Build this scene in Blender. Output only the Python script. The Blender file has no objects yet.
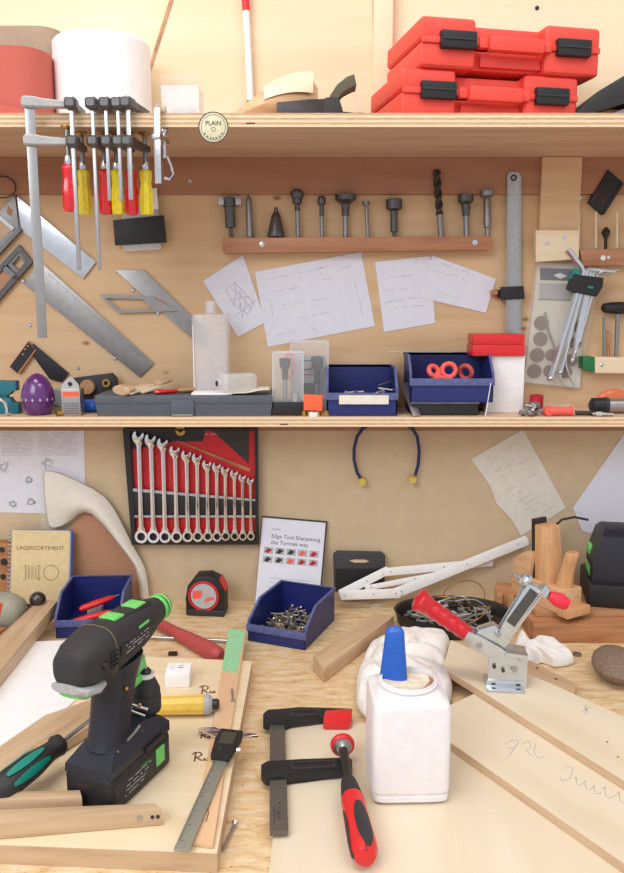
import bpy, bmesh, math, random
from mathutils import Vector, Matrix, Euler, noise
PI = math.pi
rad = math.radians
SC = bpy.context.scene
COL = SC.collection

# ---------------------------------------------------------------- camera
FPX, PITCH, CAMH, CAMD = 800.0, rad(9.5), 0.616, 1.6
cd = bpy.data.cameras.new('camera'); cam = bpy.data.objects.new('camera', cd); COL.objects.link(cam)
cd.sensor_fit = 'VERTICAL'; cd.sensor_height = 36.0; cd.lens = 36.0 * FPX / 873.0
cam.location = (0, -CAMD, CAMH); cam.rotation_euler = (rad(90) - PITCH, 0, 0)
cd.clip_start = 0.02
SC.camera = cam

# ---------------------------------------------------------------- light
w = bpy.data.worlds.new('room_air'); SC.world = w; w.use_nodes = True
w.node_tree.nodes['Background'].inputs[0].default_value = (0.945, 0.945, 0.985, 1)
w.node_tree.nodes['Background'].inputs[1].default_value = 0.62

def area(name, loc, target, sx, sy, power, col):
    l = bpy.data.lights.new(name, 'AREA'); l.shape = 'RECTANGLE'; l.size = sx; l.size_y = sy
    l.energy = power; l.color = col
    o = bpy.data.objects.new(name, l); COL.objects.link(o); o.location = loc
    o.rotation_euler = (Vector(target) - Vector(loc)).to_track_quat('-Z', 'Y').to_euler()
    return o
area('ceiling_lamp_light', (-0.55, -1.0, 2.45), (-0.3, -0.1, 0.9), 1.0, 0.35, 13, (1.0, 0.9, 0.74))
area('window_light', (-1.6, -3.2, 2.3), (0, -0.3, 0.3), 2.0, 1.6, 50, (0.92, 0.95, 1.0))
area('room_lamp_light', (0.9, -1.7, 2.6), (0.1, -0.6, 0.0), 1.2, 0.5, 12, (1.0, 0.96, 0.92))
SC.view_settings.view_transform = 'Standard'; SC.view_settings.look = 'None'
SC.view_settings.gamma = 1; SC.view_settings.use_curve_mapping = False
SC.view_settings.exposure = 0.3

# ---------------------------------------------------------------- geometry of the view, used to find where things stand
CP = Vector((0, -CAMD, CAMH))
def ray(x, y):
    u = (x - 312) / FPX; v = (436.5 - y) / FPX
    return Vector((u, math.cos(PITCH) + v * math.sin(PITCH), v * math.cos(PITCH) - math.sin(PITCH)))
def B(x, y, z=0.0):
    d = ray(x, y); return CP + d * ((z - CAMH) / d.z)
def W(x, y, Y=0.0):
    d = ray(x, y); return CP + d * ((Y + CAMD) / d.y)

class F:                                   # a frame: where a thing stands and which way it is turned
    def __init__(s, loc, rot=None):
        s.loc = Vector(loc); s.r = rot if rot is not None else Matrix.Identity(3)
    def uv(s, pt, h=0.0):
        n = s.r.col[2]; d = ray(*pt); t = (h - (CP - s.loc).dot(n)) / d.dot(n)
        q = CP + d * t - s.loc
        return (q.dot(s.r.col[0]), q.dot(s.r.col[1]))
    def uvs(s, pts, h=0.0): return [s.uv(p, h) for p in pts]
RW = Matrix(((1, 0, 0), (0, 0, -1), (0, 1, 0)))      # lying against the wall: x right, y up, z out of the wall
def Fw(px, py, Y=0.0, to=None, ang=0):
    f = F(W(px, py, Y), RW)
    if to: u, v = f.uv(to); ang = math.atan2(v, u)
    f.r = RW @ Matrix.Rotation(ang, 3, 'Z'); return f
def Fb(px, py, z=0.0, to=None, ang=0):
    f = F(B(px, py, z))
    if to: u, v = f.uv(to); ang = math.atan2(v, u)
    f.r = Matrix.Rotation(ang, 3, 'Z'); return f
def Fz(loc, ang=0, rx=0, ry=0):
    return F(loc, Matrix.Rotation(ang, 3, 'Z') @ Matrix.Rotation(ry, 3, 'Y') @ Matrix.Rotation(rx, 3, 'X'))

# ---------------------------------------------------------------- materials
def lin(c):
    r = []
    for v in c[:3]:
        v = v / 255.0
        r.append(v / 12.92 if v <= 0.04045 else ((v + 0.055) / 1.055) ** 2.4)
    return (*r, 1)
def nodes(name):
    m = bpy.data.materials.new(name); m.use_nodes = True
    t = m.node_tree; return m, t, t.nodes['Principled BSDF']
def mapping(t, sc, rot=(0, 0, 0)):
    tc = t.nodes.new('ShaderNodeTexCoord'); mp = t.nodes.new('ShaderNodeMapping')
    mp.inputs['Scale'].default_value = sc; mp.inputs['Rotation'].default_value = rot
    t.links.new(tc.outputs['Object'], mp.inputs[0]); return mp
def bump(t, b, src, strength, dist=0.001):
    bp = t.nodes.new('ShaderNodeBump'); bp.inputs['Strength'].default_value = strength
    bp.inputs['Distance'].default_value = dist
    t.links.new(src, bp.inputs['Height']); t.links.new(bp.outputs[0], b.inputs['Normal'])
def ramp(t, src, stops):
    r = t.nodes.new('ShaderNodeValToRGB'); e = r.color_ramp.elements
    while len(e) < len(stops): e.new(0.5)
    for el, (p, c) in zip(e, stops): el.position = p; el.color = lin(c)
    t.links.new(src, r.inputs[0]); return r.outputs[0]
def pm(name, c, rough=0.5, metal=0.0, var=0.06, sc=60, bmp=0.0, trans=0.0, spec=0.5, coat=0.0, sub=0.0):
    m, t, b = nodes(name)
    mp = mapping(t, (sc, sc, sc)); n = t.nodes.new('ShaderNodeTexNoise'); n.inputs['Detail'].default_value = 3
    t.links.new(mp.outputs[0], n.inputs['Vector'])
    d = [max(0, v * (1 - var)) for v in c]; l = [min(255, v * (1 + var)) for v in c]
    t.links.new(ramp(t, n.outputs[0], [(0.3, d), (0.7, l)]), b.inputs['Base Color'])
    b.inputs['Roughness'].default_value = rough; b.inputs['Metallic'].default_value = metal
    b.inputs['Specular IOR Level'].default_value = spec
    if coat: b.inputs['Coat Weight'].default_value = coat
    if trans: b.inputs['Transmission Weight'].default_value = trans; b.inputs['IOR'].default_value = 1.4
    if sub: b.inputs['Subsurface Weight'].default_value = sub; b.inputs['Subsurface Scale'].default_value = 0.01
    if bmp: bump(t, b, n.outputs[0], bmp)
    return m
def sheer(name, c, cover=0.3, rough=0.15):           # thin clear plastic
    m, t, b = nodes(name)
    n = t.nodes.new('ShaderNodeTexNoise'); mp = mapping(t, (30, 30, 30)); t.links.new(mp.outputs[0], n.inputs['Vector'])
    b.inputs['Base Color'].default_value = lin(c); b.inputs['Roughness'].default_value = rough
    mr = t.nodes.new('ShaderNodeMapRange'); mr.inputs[3].default_value = cover * 0.8; mr.inputs[4].default_value = cover * 1.2
    t.links.new(n.outputs[0], mr.inputs[0]); t.links.new(mr.outputs[0], b.inputs['Alpha'])
    return m
def wood(name, c1, c2, c3, sc=1.0, ax=0, rough=0.55, knots=0.0, kc=(150, 95, 60), stretch=10):
    m, t, b = nodes(name)
    s = [9 * stretch * sc] * 3; s[ax] = 9 * sc
    mp = mapping(t, tuple(s)); n = t.nodes.new('ShaderNodeTexNoise')
    n.inputs['Scale'].default_value = 0.6; n.inputs['Detail'].default_value = 6; n.inputs['Roughness'].default_value = 0.55
    n.inputs['Distortion'].default_value = 0.25
    t.links.new(mp.outputs[0], n.inputs['Vector'])
    col = ramp(t, n.outputs[0], [(0.28, c3), (0.48, c1), (0.72, c2)])
    if knots:
        s2 = [5.5] * 3; s2[ax] = 3.0
        m2 = mapping(t, tuple(s2)); v = t.nodes.new('ShaderNodeTexVoronoi'); v.inputs['Scale'].default_value = knots
        t.links.new(m2.outputs[0], v.inputs['Vector'])
        rr = t.nodes.new('ShaderNodeValToRGB'); e = rr.color_ramp.elements
        e[0].position = 0.03; e[0].color = (1, 1, 1, 1); e[1].position = 0.09; e[1].color = (0, 0, 0, 1)
        t.links.new(v.outputs['Distance'], rr.inputs[0])
        mx = t.nodes.new('ShaderNodeMix'); mx.data_type = 'RGBA'; mx.inputs[7].default_value = lin(kc)
        t.links.new(rr.outputs[0], mx.inputs[0]); t.links.new(col, mx.inputs[6]); col = mx.outputs[2]
    t.links.new(col, b.inputs['Base Color']); b.inputs['Roughness'].default_value = rough
    bump(t, b, n.outputs[0], 0.12)
    return m
def ply_edge(name, a, bcol, period):
    m, t, b = nodes(name); mp = mapping(t, (1, 1, 1)); sp = t.nodes.new('ShaderNodeSeparateXYZ')
    t.links.new(mp.outputs[0], sp.inputs[0])
    mm = t.nodes.new('ShaderNodeMath'); mm.operation = 'MULTIPLY'; mm.inputs[1].default_value = 2 * PI / period
    t.links.new(sp.outputs[2], mm.inputs[0])
    sn = t.nodes.new('ShaderNodeMath'); sn.operation = 'SINE'; t.links.new(mm.outputs[0], sn.inputs[0])
    n = t.nodes.new('ShaderNodeTexNoise'); mp2 = mapping(t, (14, 60, 300)); t.links.new(mp2.outputs[0], n.inputs['Vector'])
    ad = t.nodes.new('ShaderNodeMath'); ad.operation = 'MULTIPLY_ADD'; ad.inputs[1].default_value = 0.35
    t.links.new(sn.outputs[0], ad.inputs[0]); t.links.new(n.outputs[0], ad.inputs[2])
    t.links.new(ramp(t, ad.outputs[0], [(0.2, a), (0.62, bcol), (0.9, bcol)]), b.inputs['Base Color'])
    b.inputs['Roughness'].default_value = 0.7
    return m

MT = dict(
 pine_wall=wood('pine_wall_board', (216, 182, 140), (224, 192, 151), (206, 168, 125), 0.5, 0, 0.6, 2.6, (156, 104, 70)),
 upper_wall=wood('upper_wall_board', (236, 216, 182), (240, 222, 190), (230, 208, 172), 0.3, 0, 0.6),
 upper_wall2=wood('upper_wall_panel', (230, 208, 174), (236, 214, 182), (224, 200, 164), 0.3, 0, 0.6),
 mdf=pm('painted_fibreboard', (208, 184, 150), 0.7, 0, 0.02, 6),
 rail=wood('brown_rail', (166, 118, 88), (176, 128, 98), (150, 102, 72), 0.5, 0, 0.6, 1.2, (120, 66, 40)),
 shelf=wood('shelf_plywood', (208, 178, 152), (216, 188, 162), (194, 160, 132), 0.5, 0, 0.6, 1.0, (130, 80, 60)),
 edge=ply_edge('plywood_edge', (192, 152, 114), (230, 206, 170), 0.007),
 edge2=ply_edge('board_edge_ply', (150, 108, 74), (206, 170, 130), 0.009),
 bench=None,
 pale=wood('pale_birch', (226, 211, 185), (232, 219, 196), (217, 198, 168), 0.3, 0, 0.5, 0, stretch=8),
 pale2=wood('pale_spruce', (234, 214, 180), (240, 223, 193), (222, 198, 160), 0.6, 0, 0.5),
 oak=wood('oak_batten', (200, 170, 136), (212, 184, 152), (180, 146, 112), 1.2, 0, 0.5),
 oakd2=wood('reddish_batten', (182, 128, 92), (194, 142, 106), (160, 106, 72), 1.0, 0, 0.5), feltb=pm('brown_felt', (122, 104, 92), 0.9, 0, 0.1, 120),
 orangebag=sheer('orange_packet', (236, 128, 84), 0.8), cloud=sheer('cloudy_bottle', (232, 232, 234), 0.38, 0.3), bluerim=pm('dusty_blue_rim', (84, 92, 140), 0.6, 0, 0.12, 40),
 redt=pm('red_tray', (206, 24, 34), 0.45, 0, 0.03), brasst=pm('aged_brass', (160, 148, 126), 0.4, 0.8, 0.1), charc=pm('charcoal_plastic', (62, 60, 62), 0.55), toolgrey=pm('tool_grey_green', (150, 148, 132), 0.5), darkball=pm('dark_ball', (50, 38, 38), 0.2, coat=0.5),
 beechp=wood('pink_beech', (224, 182, 142), (232, 194, 156), (210, 164, 122), 1.0, 0, 0.5), calst=pm('caliper_steel', (168, 168, 156), 0.45, 0.6, 0.02), lcd=pm('lcd_grey', (74, 72, 62), 0.25), bardk=pm('clamp_bar_steel', (116, 110, 104), 0.4, 0.6, 0.06, 50), tipred=pm('rubber_tip_red', (232, 44, 66), 0.5), redgrip=pm('glossy_red_grip', (206, 20, 40), 0.3, coat=0.3), brassline=pm('dull_olive_line', (120, 110, 84), 0.5),
 dark2=pm('gunmetal', (96, 94, 94), 0.4, 0.75, 0.05, 40),
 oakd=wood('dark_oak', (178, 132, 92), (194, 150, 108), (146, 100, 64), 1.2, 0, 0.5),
 beech=wood('beech', (212, 168, 126), (224, 182, 140), (196, 146, 102), 1.6, 0, 0.4),
 beechz=wood('beech_upright', (208, 156, 110), (224, 178, 130), (188, 130, 86), 1.2, 2, 0.4),
 brownwood=wood('old_brown_wood', (176, 122, 82), (196, 144, 100), (136, 86, 54), 1.0, 0, 0.5),
 hard=pm('brown_hardboard', (186, 136, 104), 0.7, 0, 0.05, 90),
 steel=pm('steel', (176, 176, 176), 0.32, 0.9, 0.02, 15), steeld=pm('dull_steel', (150, 148, 146), 0.42, 0.85, 0.03, 15),
 chrome=pm('chrome', (215, 215, 218), 0.16, 1, 0.04, 40), zinc=pm('zinc_plate', (208, 214, 220), 0.25, 0.85, 0.02, 12),
 iron=pm('grey_cast_iron', (120, 122, 124), 0.5, 0.6, 0.1, 80), dark=pm('dark_steel', (66, 62, 60), 0.45, 0.6, 0.15, 60),
 brass=pm('brass', (190, 150, 80), 0.35, 0.9, 0.08), black=pm('black_plastic', (30, 29, 31), 0.5, 0, 0.15, 80),
 black2=pm('charcoal_rubber', (48, 46, 48), 0.65, 0, 0.1, 80), navyblk=pm('blue_black_plastic', (32, 34, 46), 0.42, 0, 0.1, 60),
 red=pm('red_plastic', (220, 40, 44), 0.35, 0, 0.015, 20), redh=pm('clear_red_handle', (214, 24, 36), 0.18, 0, 0.05, 30, coat=0.5),
 yel=pm('clear_yellow_handle', (236, 214, 40), 0.18, 0, 0.05, 30, coat=0.5),
 case=pm('coral_red_case', (234, 76, 62), 0.5, 0, 0.03, 90, 0.1),
 redpaper=pm('red_abrasive', (194, 98, 86), 0.8, 0, 0.04, 200), tan=pm('brown_grey_roll', (172, 150, 128), 0.8, 0, 0.02, 12),
 white=pm('white_plastic', (240, 238, 236), 0.45, 0, 0.015, 20), paper=pm('white_paper', (226, 226, 236), 0.85, 0, 0.012, 12),
 cream=pm('cream_paper', (226, 220, 206), 0.85, 0, 0.02, 12), whitep=pm('bright_white_paper', (244, 243, 244), 0.8, 0, 0.01, 10),
 ink=pm('grey_pencil', (168, 166, 172), 0.9), inkd=pm('dark_print', (70, 66, 70), 0.9), inkb=pm('burnt_mark', (112, 72, 44), 0.9),
 blue=pm('blue_bin_plastic', (30, 40, 104), 0.4, 0, 0.08, 30), blue2=pm('bright_blue_plastic', (34, 94, 190), 0.35, 0, 0.03),
 teal=pm('teal_plastic', (20, 140, 124), 0.4), tealb=pm('teal_blue_paint', (26, 108, 124), 0.45),
 green=pm('light_green_plastic', (112, 206, 108), 0.4), greend=pm('dark_green_paint', (30, 112, 62), 0.5),
 mint=pm('mint_green_tape', (150, 206, 160), 0.7), purple=pm('purple_gloss', (92, 40, 112), 0.22, 0, 0.1, 25, coat=0.4),
 gold=pm('yellow_handle', (240, 200, 90), 0.4, 0, 0.03, 15), rub=pm('worn_red_paint', (176, 72, 70), 0.55, 0, 0.10, 45),
 grey=pm('grey_case', (84, 90, 100), 0.5), greyl=pm('light_grey', (178, 178, 180), 0.5), orange=pm('orange_tag', (240, 96, 50), 0.6),
 cloth=pm('white_cloth', (238, 234, 230), 0.9, 0, 0.02, 20, 0.2), glue=pm('dried_glue', (228, 214, 194), 0.6, 0, 0.07, 22),
 jug=pm('milky_plastic', (238, 234, 234), 0.4, 0, 0.015, 12, sub=0.3), stone=pm('brown_stone', (128, 108, 92), 0.8, 0, 0.12, 40, 0.3),
 clear=sheer('clear_plastic', (236, 238, 240), 0.12), clear2=sheer('cloudy_plastic', (232, 234, 236), 0.42, 0.3),
 sleeve=sheer('plastic_sleeve', (234, 232, 224), 0.13, 0.2), yfoam=pm('yellow_foam', (214, 190, 90), 0.8),
 navy=pm('navy_blue_cord', (28, 40, 92), 0.5), badge=pm('cream_badge', (214, 208, 176), 0.5, 0, 0.03), olive=pm('dark_olive', (84, 82, 60), 0.6),
 kraft=pm('card_cover', (216, 194, 148), 0.7, 0, 0.03, 20), redd=pm('deep_red', (176, 20, 34), 0.5), salmon=pm('salmon_red', (240, 96, 84), 0.5),
)
def bench_mat():
    m, t, b = nodes('worn_bench_top')
    mp = mapping(t, (5, 16, 5)); n = t.nodes.new('ShaderNodeTexNoise'); n.inputs['Detail'].default_value = 8
    n.inputs['Roughness'].default_value = 0.65; t.links.new(mp.outputs[0], n.inputs['Vector'])
    c1 = ramp(t, n.outputs[0], [(0.30, (190, 142, 92)), (0.43, (218, 184, 136)), (0.55, (228, 202, 164)), (0.75, (238, 220, 194))])
    mp2 = mapping(t, (30, 60, 10)); n2 = t.nodes.new('ShaderNodeTexNoise'); n2.inputs['Detail'].default_value = 5
    t.links.new(mp2.outputs[0], n2.inputs['Vector'])
    c2 = ramp(t, n2.outputs[0], [(0.30, (120, 78, 48)), (0.37, (255, 255, 255)), (1, (255, 255, 255))])
    mx = t.nodes.new('ShaderNodeMix'); mx.data_type = 'RGBA'; mx.blend_type = 'MULTIPLY'; mx.inputs[0].default_value = 0.7
    t.links.new(c1, mx.inputs[6]); t.links.new(c2, mx.inputs[7]); t.links.new(mx.outputs[2], b.inputs['Base Color'])
    b.inputs['Roughness'].default_value = 0.5; bump(t, b, n2.outputs[0], 0.1)
    return m
MT['bench'] = bench_mat()

# ---------------------------------------------------------------- mesh building
I4 = Matrix.Identity(4)
def T(x=0, y=0, z=0): return Matrix.Translation((x, y, z))
def Rm(a, ax): return Matrix.Rotation(rad(a), 4, ax)
class MB:
    def __init__(s): s.bm = bmesh.new()
    def _bev(s, faces, bev, seg=2):
        if bev > 0:
            ed = list({e for f in faces for e in f.edges})
            bmesh.ops.bevel(s.bm, geom=ed, offset=bev, segments=seg, affect='EDGES', profile=0.6)
    def box(s, x0, x1, y0, y1, z0, z1, m=I4, bev=0, seg=2):
        v = [s.bm.verts.new(m @ Vector((x, y, z))) for z in (z0, z1) for x, y in ((x0, y0), (x1, y0), (x1, y1), (x0, y1))]
        fs = [s.bm.faces.new([v[i] for i in q]) for q in ((3, 2, 1, 0), (4, 5, 6, 7), (0, 1, 5, 4), (1, 2, 6, 5), (2, 3, 7, 6), (3, 0, 4, 7))]
        s._bev(fs, bev, seg); return s
    def prism(s, pts, z0, z1, m=I4, bev=0):
        a = sum(p[0] * q[1] - q[0] * p[1] for p, q in zip(pts, pts[1:] + pts[:1]))
        if a < 0: pts = pts[::-1]
        lo = [s.bm.verts.new(m @ Vector((x, y, z0))) for x, y in pts]; hi = [s.bm.verts.new(m @ Vector((x, y, z1))) for x, y in pts]
        n = len(pts); fs = [s.bm.faces.new(lo[::-1]), s.bm.faces.new(hi)]
        fs += [s.bm.faces.new((lo[i], lo[(i + 1) % n], hi[(i + 1) % n], hi[i])) for i in range(n)]
        s._bev(fs, bev); return s
    def ring(s, out, inn, z0, z1, m=I4):
        n = len(out); V = [[s.bm.verts.new(m @ Vector((x, y, z))) for x, y in L] for z in (z0, z1) for L in (out, inn)]
        for i in range(n):
            j = (i + 1) % n
            for q in ((V[0][i], V[0][j], V[2][j], V[2][i]), (V[1][j], V[1][i], V[3][i], V[3][j]), (V[2][i], V[2][j], V[3][j], V[3][i]), (V[0][j], V[0][i], V[1][i], V[1][j])):
                s.bm.faces.new(q)
        return s
    def loft(s, rings, m=I4, cap=True, closed=True):
        V = [[s.bm.verts.new(m @ Vector(p)) for p in r] for r in rings]; n = len(V[0])
        for a, b in zip(V, V[1:]):
            for i in range(n if closed else n - 1):
                s.bm.faces.new((a[i], a[(i + 1) % n], b[(i + 1) % n], b[i]))
        if cap and closed: s.bm.faces.new(V[0][::-1]); s.bm.faces.new(V[-1])
        return s
    def lathe(s, prof, m=I4, n=24, cap=True):
        return s.loft([[(max(r, 1e-5) * math.cos(2 * PI * i / n), max(r, 1e-5) * math.sin(2 * PI * i / n), z) for i in range(n)] for r, z in prof], m, cap)
    def cyl(s, a, b, r, r2=None, n=18):
        a = Vector(a); b = Vector(b); q = (b - a).to_track_quat('Z', 'Y').to_matrix().to_4x4(); q.translation = a
        return s.lathe([(r, 0), (r2 if r2 is not None else r, (b - a).length)], q, n)
    def lat(s, a, b, prof, n=20):                  # lathe between two points; prof = (radius, fraction)
        a = Vector(a); b = Vector(b); q = (b - a).to_track_quat('Z', 'Y').to_matrix().to_4x4(); q.translation = a; L = (b - a).length
        return s.lathe([(r, t * L) for r, t in prof], q, n)
    def tube(s, pts, r, n=8, ring=False, sq=1.0):
        P = [Vector(p) for p in pts]; N = len(P); rr = r if isinstance(r, (list, tuple)) else [r] * N
        up = None; V = []
        for i in range(N):
            a = P[(i - 1) % N] if (i or ring) else P[0]; b = P[(i + 1) % N] if (i < N - 1 or ring) else P[-1]
            t = (b - a).normalized()
            if up is None: up = t.orthogonal().normalized()
            up = (up - t * up.dot(t)); up = up.normalized() if up.length > 1e-6 else t.orthogonal().normalized()
            sd = t.cross(up)
            V.append([s.bm.verts.new(P[i] + (up * math.cos(2 * PI * k / n) + sd * math.sin(2 * PI * k / n) * sq) * rr[i]) for k in range(n)])
        pr = list(zip(V, V[1:])) + ([(V[-1], V[0])] if ring else [])
        for a, b in pr:
            for k in range(n): s.bm.faces.new((a[k], a[(k + 1) % n], b[(k + 1) % n], b[k]))
        if not ring: s.bm.faces.new(V[0][::-1]); s.bm.faces.new(V[-1])
        return s
    def sph(s, c, r, sc=(1, 1, 1), n=16):
        m = Matrix.Translation(c) @ Matrix.Diagonal((*sc, 1))
        return s.lathe([(r * math.sin(PI * i / 10), -r * math.cos(PI * i / 10)) for i in range(11)], m, n)
    def sheet(s, grid, th, m=I4):                  # a bowed sheet: rows of points, thickness along local z
        for k in (0, 1):
            V = [[s.bm.verts.new(m @ (Vector(p) + Vector((0, 0, th * k)))) for p in row] for row in grid]
            for a, b in zip(V, V[1:]):
                for i in range(len(a) - 1):
                    q = (a[i], a[i + 1], b[i + 1], b[i]); s.bm.faces.new(q if k else q[::-1])
            if k:
                for lo, hi in ((L[0], V[0]), (V[-1], L[-1]), ([r[-1] for r in L], [r[-1] for r in V]), ([r[0] for r in V], [r[0] for r in L])):
                    for i in range(len(lo) - 1): s.bm.faces.new((lo[i], lo[i + 1], hi[i + 1], hi[i]))
            L = V
        return s

def obj(name, mb, mat, parent=None, frame=None, label=None, ang=32, sub=0):
    me = bpy.data.meshes.new(name)
    bmesh.ops.recalc_face_normals(mb.bm, faces=mb.bm.faces[:])
    mb.bm.to_mesh(me); mb.bm.free()
    me.polygons.foreach_set('use_smooth', [True] * len(me.polygons))
    me.set_sharp_from_angle(angle=rad(ang))
    me.materials.append(MT[mat] if isinstance(mat, str) else mat)
    o = bpy.data.objects.new(name, me); COL.objects.link(o)
    if parent: o.parent = parent
    if frame: o.matrix_world = Matrix.Translation(frame.loc) @ frame.r.to_4x4()
    if label: o['label'] = label
    if sub:
        md = o.modifiers.new('smooth', 'SUBSURF'); md.levels = sub; md.render_levels = sub
    return o
def tag(o, label, cat, group=None):
    o['label'] = label; o['category'] = cat
    if group: o['group'] = group
    return o
def thing(name, label, cat, frame, group=None):
    o = bpy.data.objects.new(name, None); COL.objects.link(o); o.empty_display_size = 0.02
    o.matrix_world = Matrix.Translation(frame.loc) @ frame.r.to_4x4()
    return tag(o, label, cat, group)
def one(name, label, cat, mb, mat, frame, group=None, **k):
    return tag(obj(name, mb, mat, None, frame, **k), label, cat, group)
def struct(name, mb, mat):
    o = obj(name, mb, mat); o['kind'] = 'structure'; return o
def copy_tree(o, parent=None):
    c = o.copy(); COL.objects.link(c)
    if parent: c.parent = parent
    for ch in list(o.children): copy_tree(ch, c)
    return c
def place(o, frame): o.matrix_world = Matrix.Translation(frame.loc) @ frame.r.to_4x4()
def text(parent, s, size, u, v, h, mat, ang=0, name='lettering', ax='CENTER', m=None):
    cu = bpy.data.curves.new('t', 'FONT'); cu.body = s; cu.size = size; cu.align_x = ax; cu.align_y = 'CENTER'; cu.extrude = 0.00015
    cu.resolution_u = 3
    o = bpy.data.objects.new('t', cu); COL.objects.link(o)
    dg = bpy.context.evaluated_depsgraph_get(); me = bpy.data.meshes.new_from_object(o.evaluated_get(dg))
    bpy.data.objects.remove(o)
    me.transform((m or I4) @ T(u, v, h) @ Rm(ang, 'Z')); me.materials.clear(); me.materials.append(MT[mat]); me.name = name
    q = bpy.data.objects.new(name, me); COL.objects.link(q); q.parent = parent
    return q
def stroke(mb, pts, w, h):                          # a flat pen line lying at height h
    for a, b in zip(pts, pts[1:]):
        a = Vector(a); b = Vector(b); d = b - a
        if d.length < 1e-6: continue
        n = Vector((-d.y, d.x)).normalized() * w / 2
        q = [a - n, b - n, b + n, a + n]
        mb.prism([(p.x, p.y) for p in q], h, h + 0.0002)
def scrawl(mb, u0, v0, u1, v1, amp, w, h, rnd, step=0.003, gap=0.2):      # a line of unreadable handwriting
    a = Vector((u0, v0)); b = Vector((u1, v1)); d = b - a; L = d.length; d.normalize(); n = Vector((-d.y, d.x))
    t = 0; cur = []
    while t < L:
        if rnd.random() < gap * 0.5:
            stroke(mb, cur, w, h); cur = []; t += step * 2
        cur.append(tuple(a + d * t + n * amp * rnd.uniform(-1, 1))); t += step * rnd.uniform(0.3, 0.8)
    stroke(mb, cur, w, h)
def boardpx(name, label, cat, kind, pts, base, th, mat, bev=0.0006, group=None, axis=None):
    """a board whose upper face has the corners pts"""
    f = (Fb if kind == 'b' else Fw)(*pts[0], base if kind == 'b' else -base, to=(axis or pts[1]))
    # origin moved so that the face, not the base, meets the corner
    mb = MB().prism(f.uvs(pts, th), 0, th, bev=bev)
    return one(name, label, cat, mb, mat, f, group), f
# ---------------------------------------------------------------- the setting
ZU, ZUB, YU = 0.910, 0.889, -0.276      # upper shelf: top, underside, front
ZL, ZLB, YL = 0.4095, 0.3915, -0.150    # lower shelf
struct('wall_back', MB().box(-1.3, 1.3, 0, 0.03, ZLB - 0.03, ZUB), 'pine_wall')
struct('wall_top', MB().box(-1.3, 1.3, 0, 0.03, ZUB, 2.0), 'upper_wall')
struct('wall_bottom', MB().box(-1.3, 1.3, 0, 0.03, -0.1, ZLB - 0.03), 'mdf')
struct('floor', MB().box(-2.5, 2.5, -4.5, 0.05, -0.95, -0.9), 'brownwood')
struct('trim_1', MB().box(-1.3, 1.3, -0.012, 0.0, ZUB - 0.068, ZUB, bev=0.001), 'rail')
struct('trim_2', MB().box(-1.3, 1.3, -0.010, 0.0, ZLB - 0.03, ZLB, bev=0.001), 'rail')
f = Fw(150, 70, 0, to=(180, -10))
struct_rafter = MB().prism([tuple((W(x, y).x, W(x, y).z)) for x, y in ((128, 140), (372, 140), (372, -30), (186, -30))], 0, 0.020, RW.to_4x4())
struct('trim_3', struct_rafter, 'upper_wall2')
struct('edge_shadow_strip', MB().prism([tuple((W(x, y).x, W(x, y).z)) for x, y in ((148, 80), (151, 80), (186, -30), (182, -30))], 0.0002, 0.022, RW.to_4x4()), 'oakd')  # dark strip added as the painted shadow line along the slanting panel edge
struct('trim_4', MB().box(W(372, 50).x, W(391, 50).x, -0.03, 0, ZU, 1.5, bev=0.002), 'upper_wall')
f = Fw(0, 0); wp = lambda x, y: W(x, y)
struct('trim_5', MB().box(W(538, 200).x, W(577, 200).x, -0.020, 0, W(0, 235).z, ZUB - 0.001, bev=0.001), 'pine_wall')
one('workbench', 'worn stained plywood work bench top running along the wall', 'workbench',
    MB().box(-1.2, 1.2, -0.98, 0.0, -0.045, 0.0, bev=0.003), 'bench', Fz((0, 0, 0)))
t = thing('wall_shelf', 'long upper plywood shelf with the clamps hung on its front edge', 'shelf', Fz((0, 0, ZUB)))
obj('board', MB().box(-1.15, 1.15, YU + 0.001, -0.0125, 0, ZU - ZUB), 'shelf', t)
obj('front_edge', MB().box(-1.15, 1.15, YU, YU + 0.001, 0, ZU - ZUB), 'edge', t)
obj('nail_slot', MB().box(W(246, 122, YU).x, W(255, 122, YU).x, YU - 0.0004, YU, 0.0045, 0.0065), 'dark', t)
t = thing('wall_shelf', 'long lower plywood shelf carrying the bins and the purple egg', 'shelf', Fz((0, 0, ZLB)))
obj('board', MB().box(-1.15, 1.15, YL + 0.001, -0.0105, 0, ZL - ZLB), 'shelf', t)
obj('front_edge', MB().box(-1.15, 1.15, YL, YL + 0.001, 0, ZL - ZLB), 'edge', t)
obj('nail_slot', MB().box(W(280, 422, YL).x, W(288, 422, YL).x, YL - 0.0004, YL, 0.0035, 0.0055), 'dark', t)
# screw heads and knots in the walls, each a small screw set in the board
def screw_head(px, py, Y, label, r=0.0045, mat='zinc'):
    t = one('screw', label, 'screw', MB().lathe([(r, 0), (r, 0.001), (r * 0.7, 0.0022), (r * 0.25, 0.0022), (r * 0.2, 0.0008)], n=16), mat, Fw(px, py, Y), 'screw heads on the wall')
    return t
for x, y, Y, l in ((537, 8, 0, 'dark screw head high on the wall above the red cases'), (190, 181, -0.012, 'screw head in the brown rail right of the small chrome clamp'),
                   (580, 198, 0, 'washer-headed screw beside the black card holder'), (19, 228, -0.004, 'screw holding the upper square on the left'),
                   (92, 259, -0.001, 'screw at the far end of the silver square blade'), (23, 281, -0.004, 'screw under the stock of the large square'),
                   (115, 358, -0.001, 'screw below the blade end of the large square'), (78, 368, 0, 'screw left of the black gauge bar on the wall'),
                   (30, 325, 0, 'lone screw in the wall left of the long clamp bar'), (133, 290, -0.001, 'screw near the upper blade corner of the angle gauge'),
                   (158, 313, -0.001, 'screw under the hollow stock of the angle gauge')):
    screw_head(x, y, Y, l, mat='dark' if y == 8 else 'zinc', r=0.004)
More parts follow.
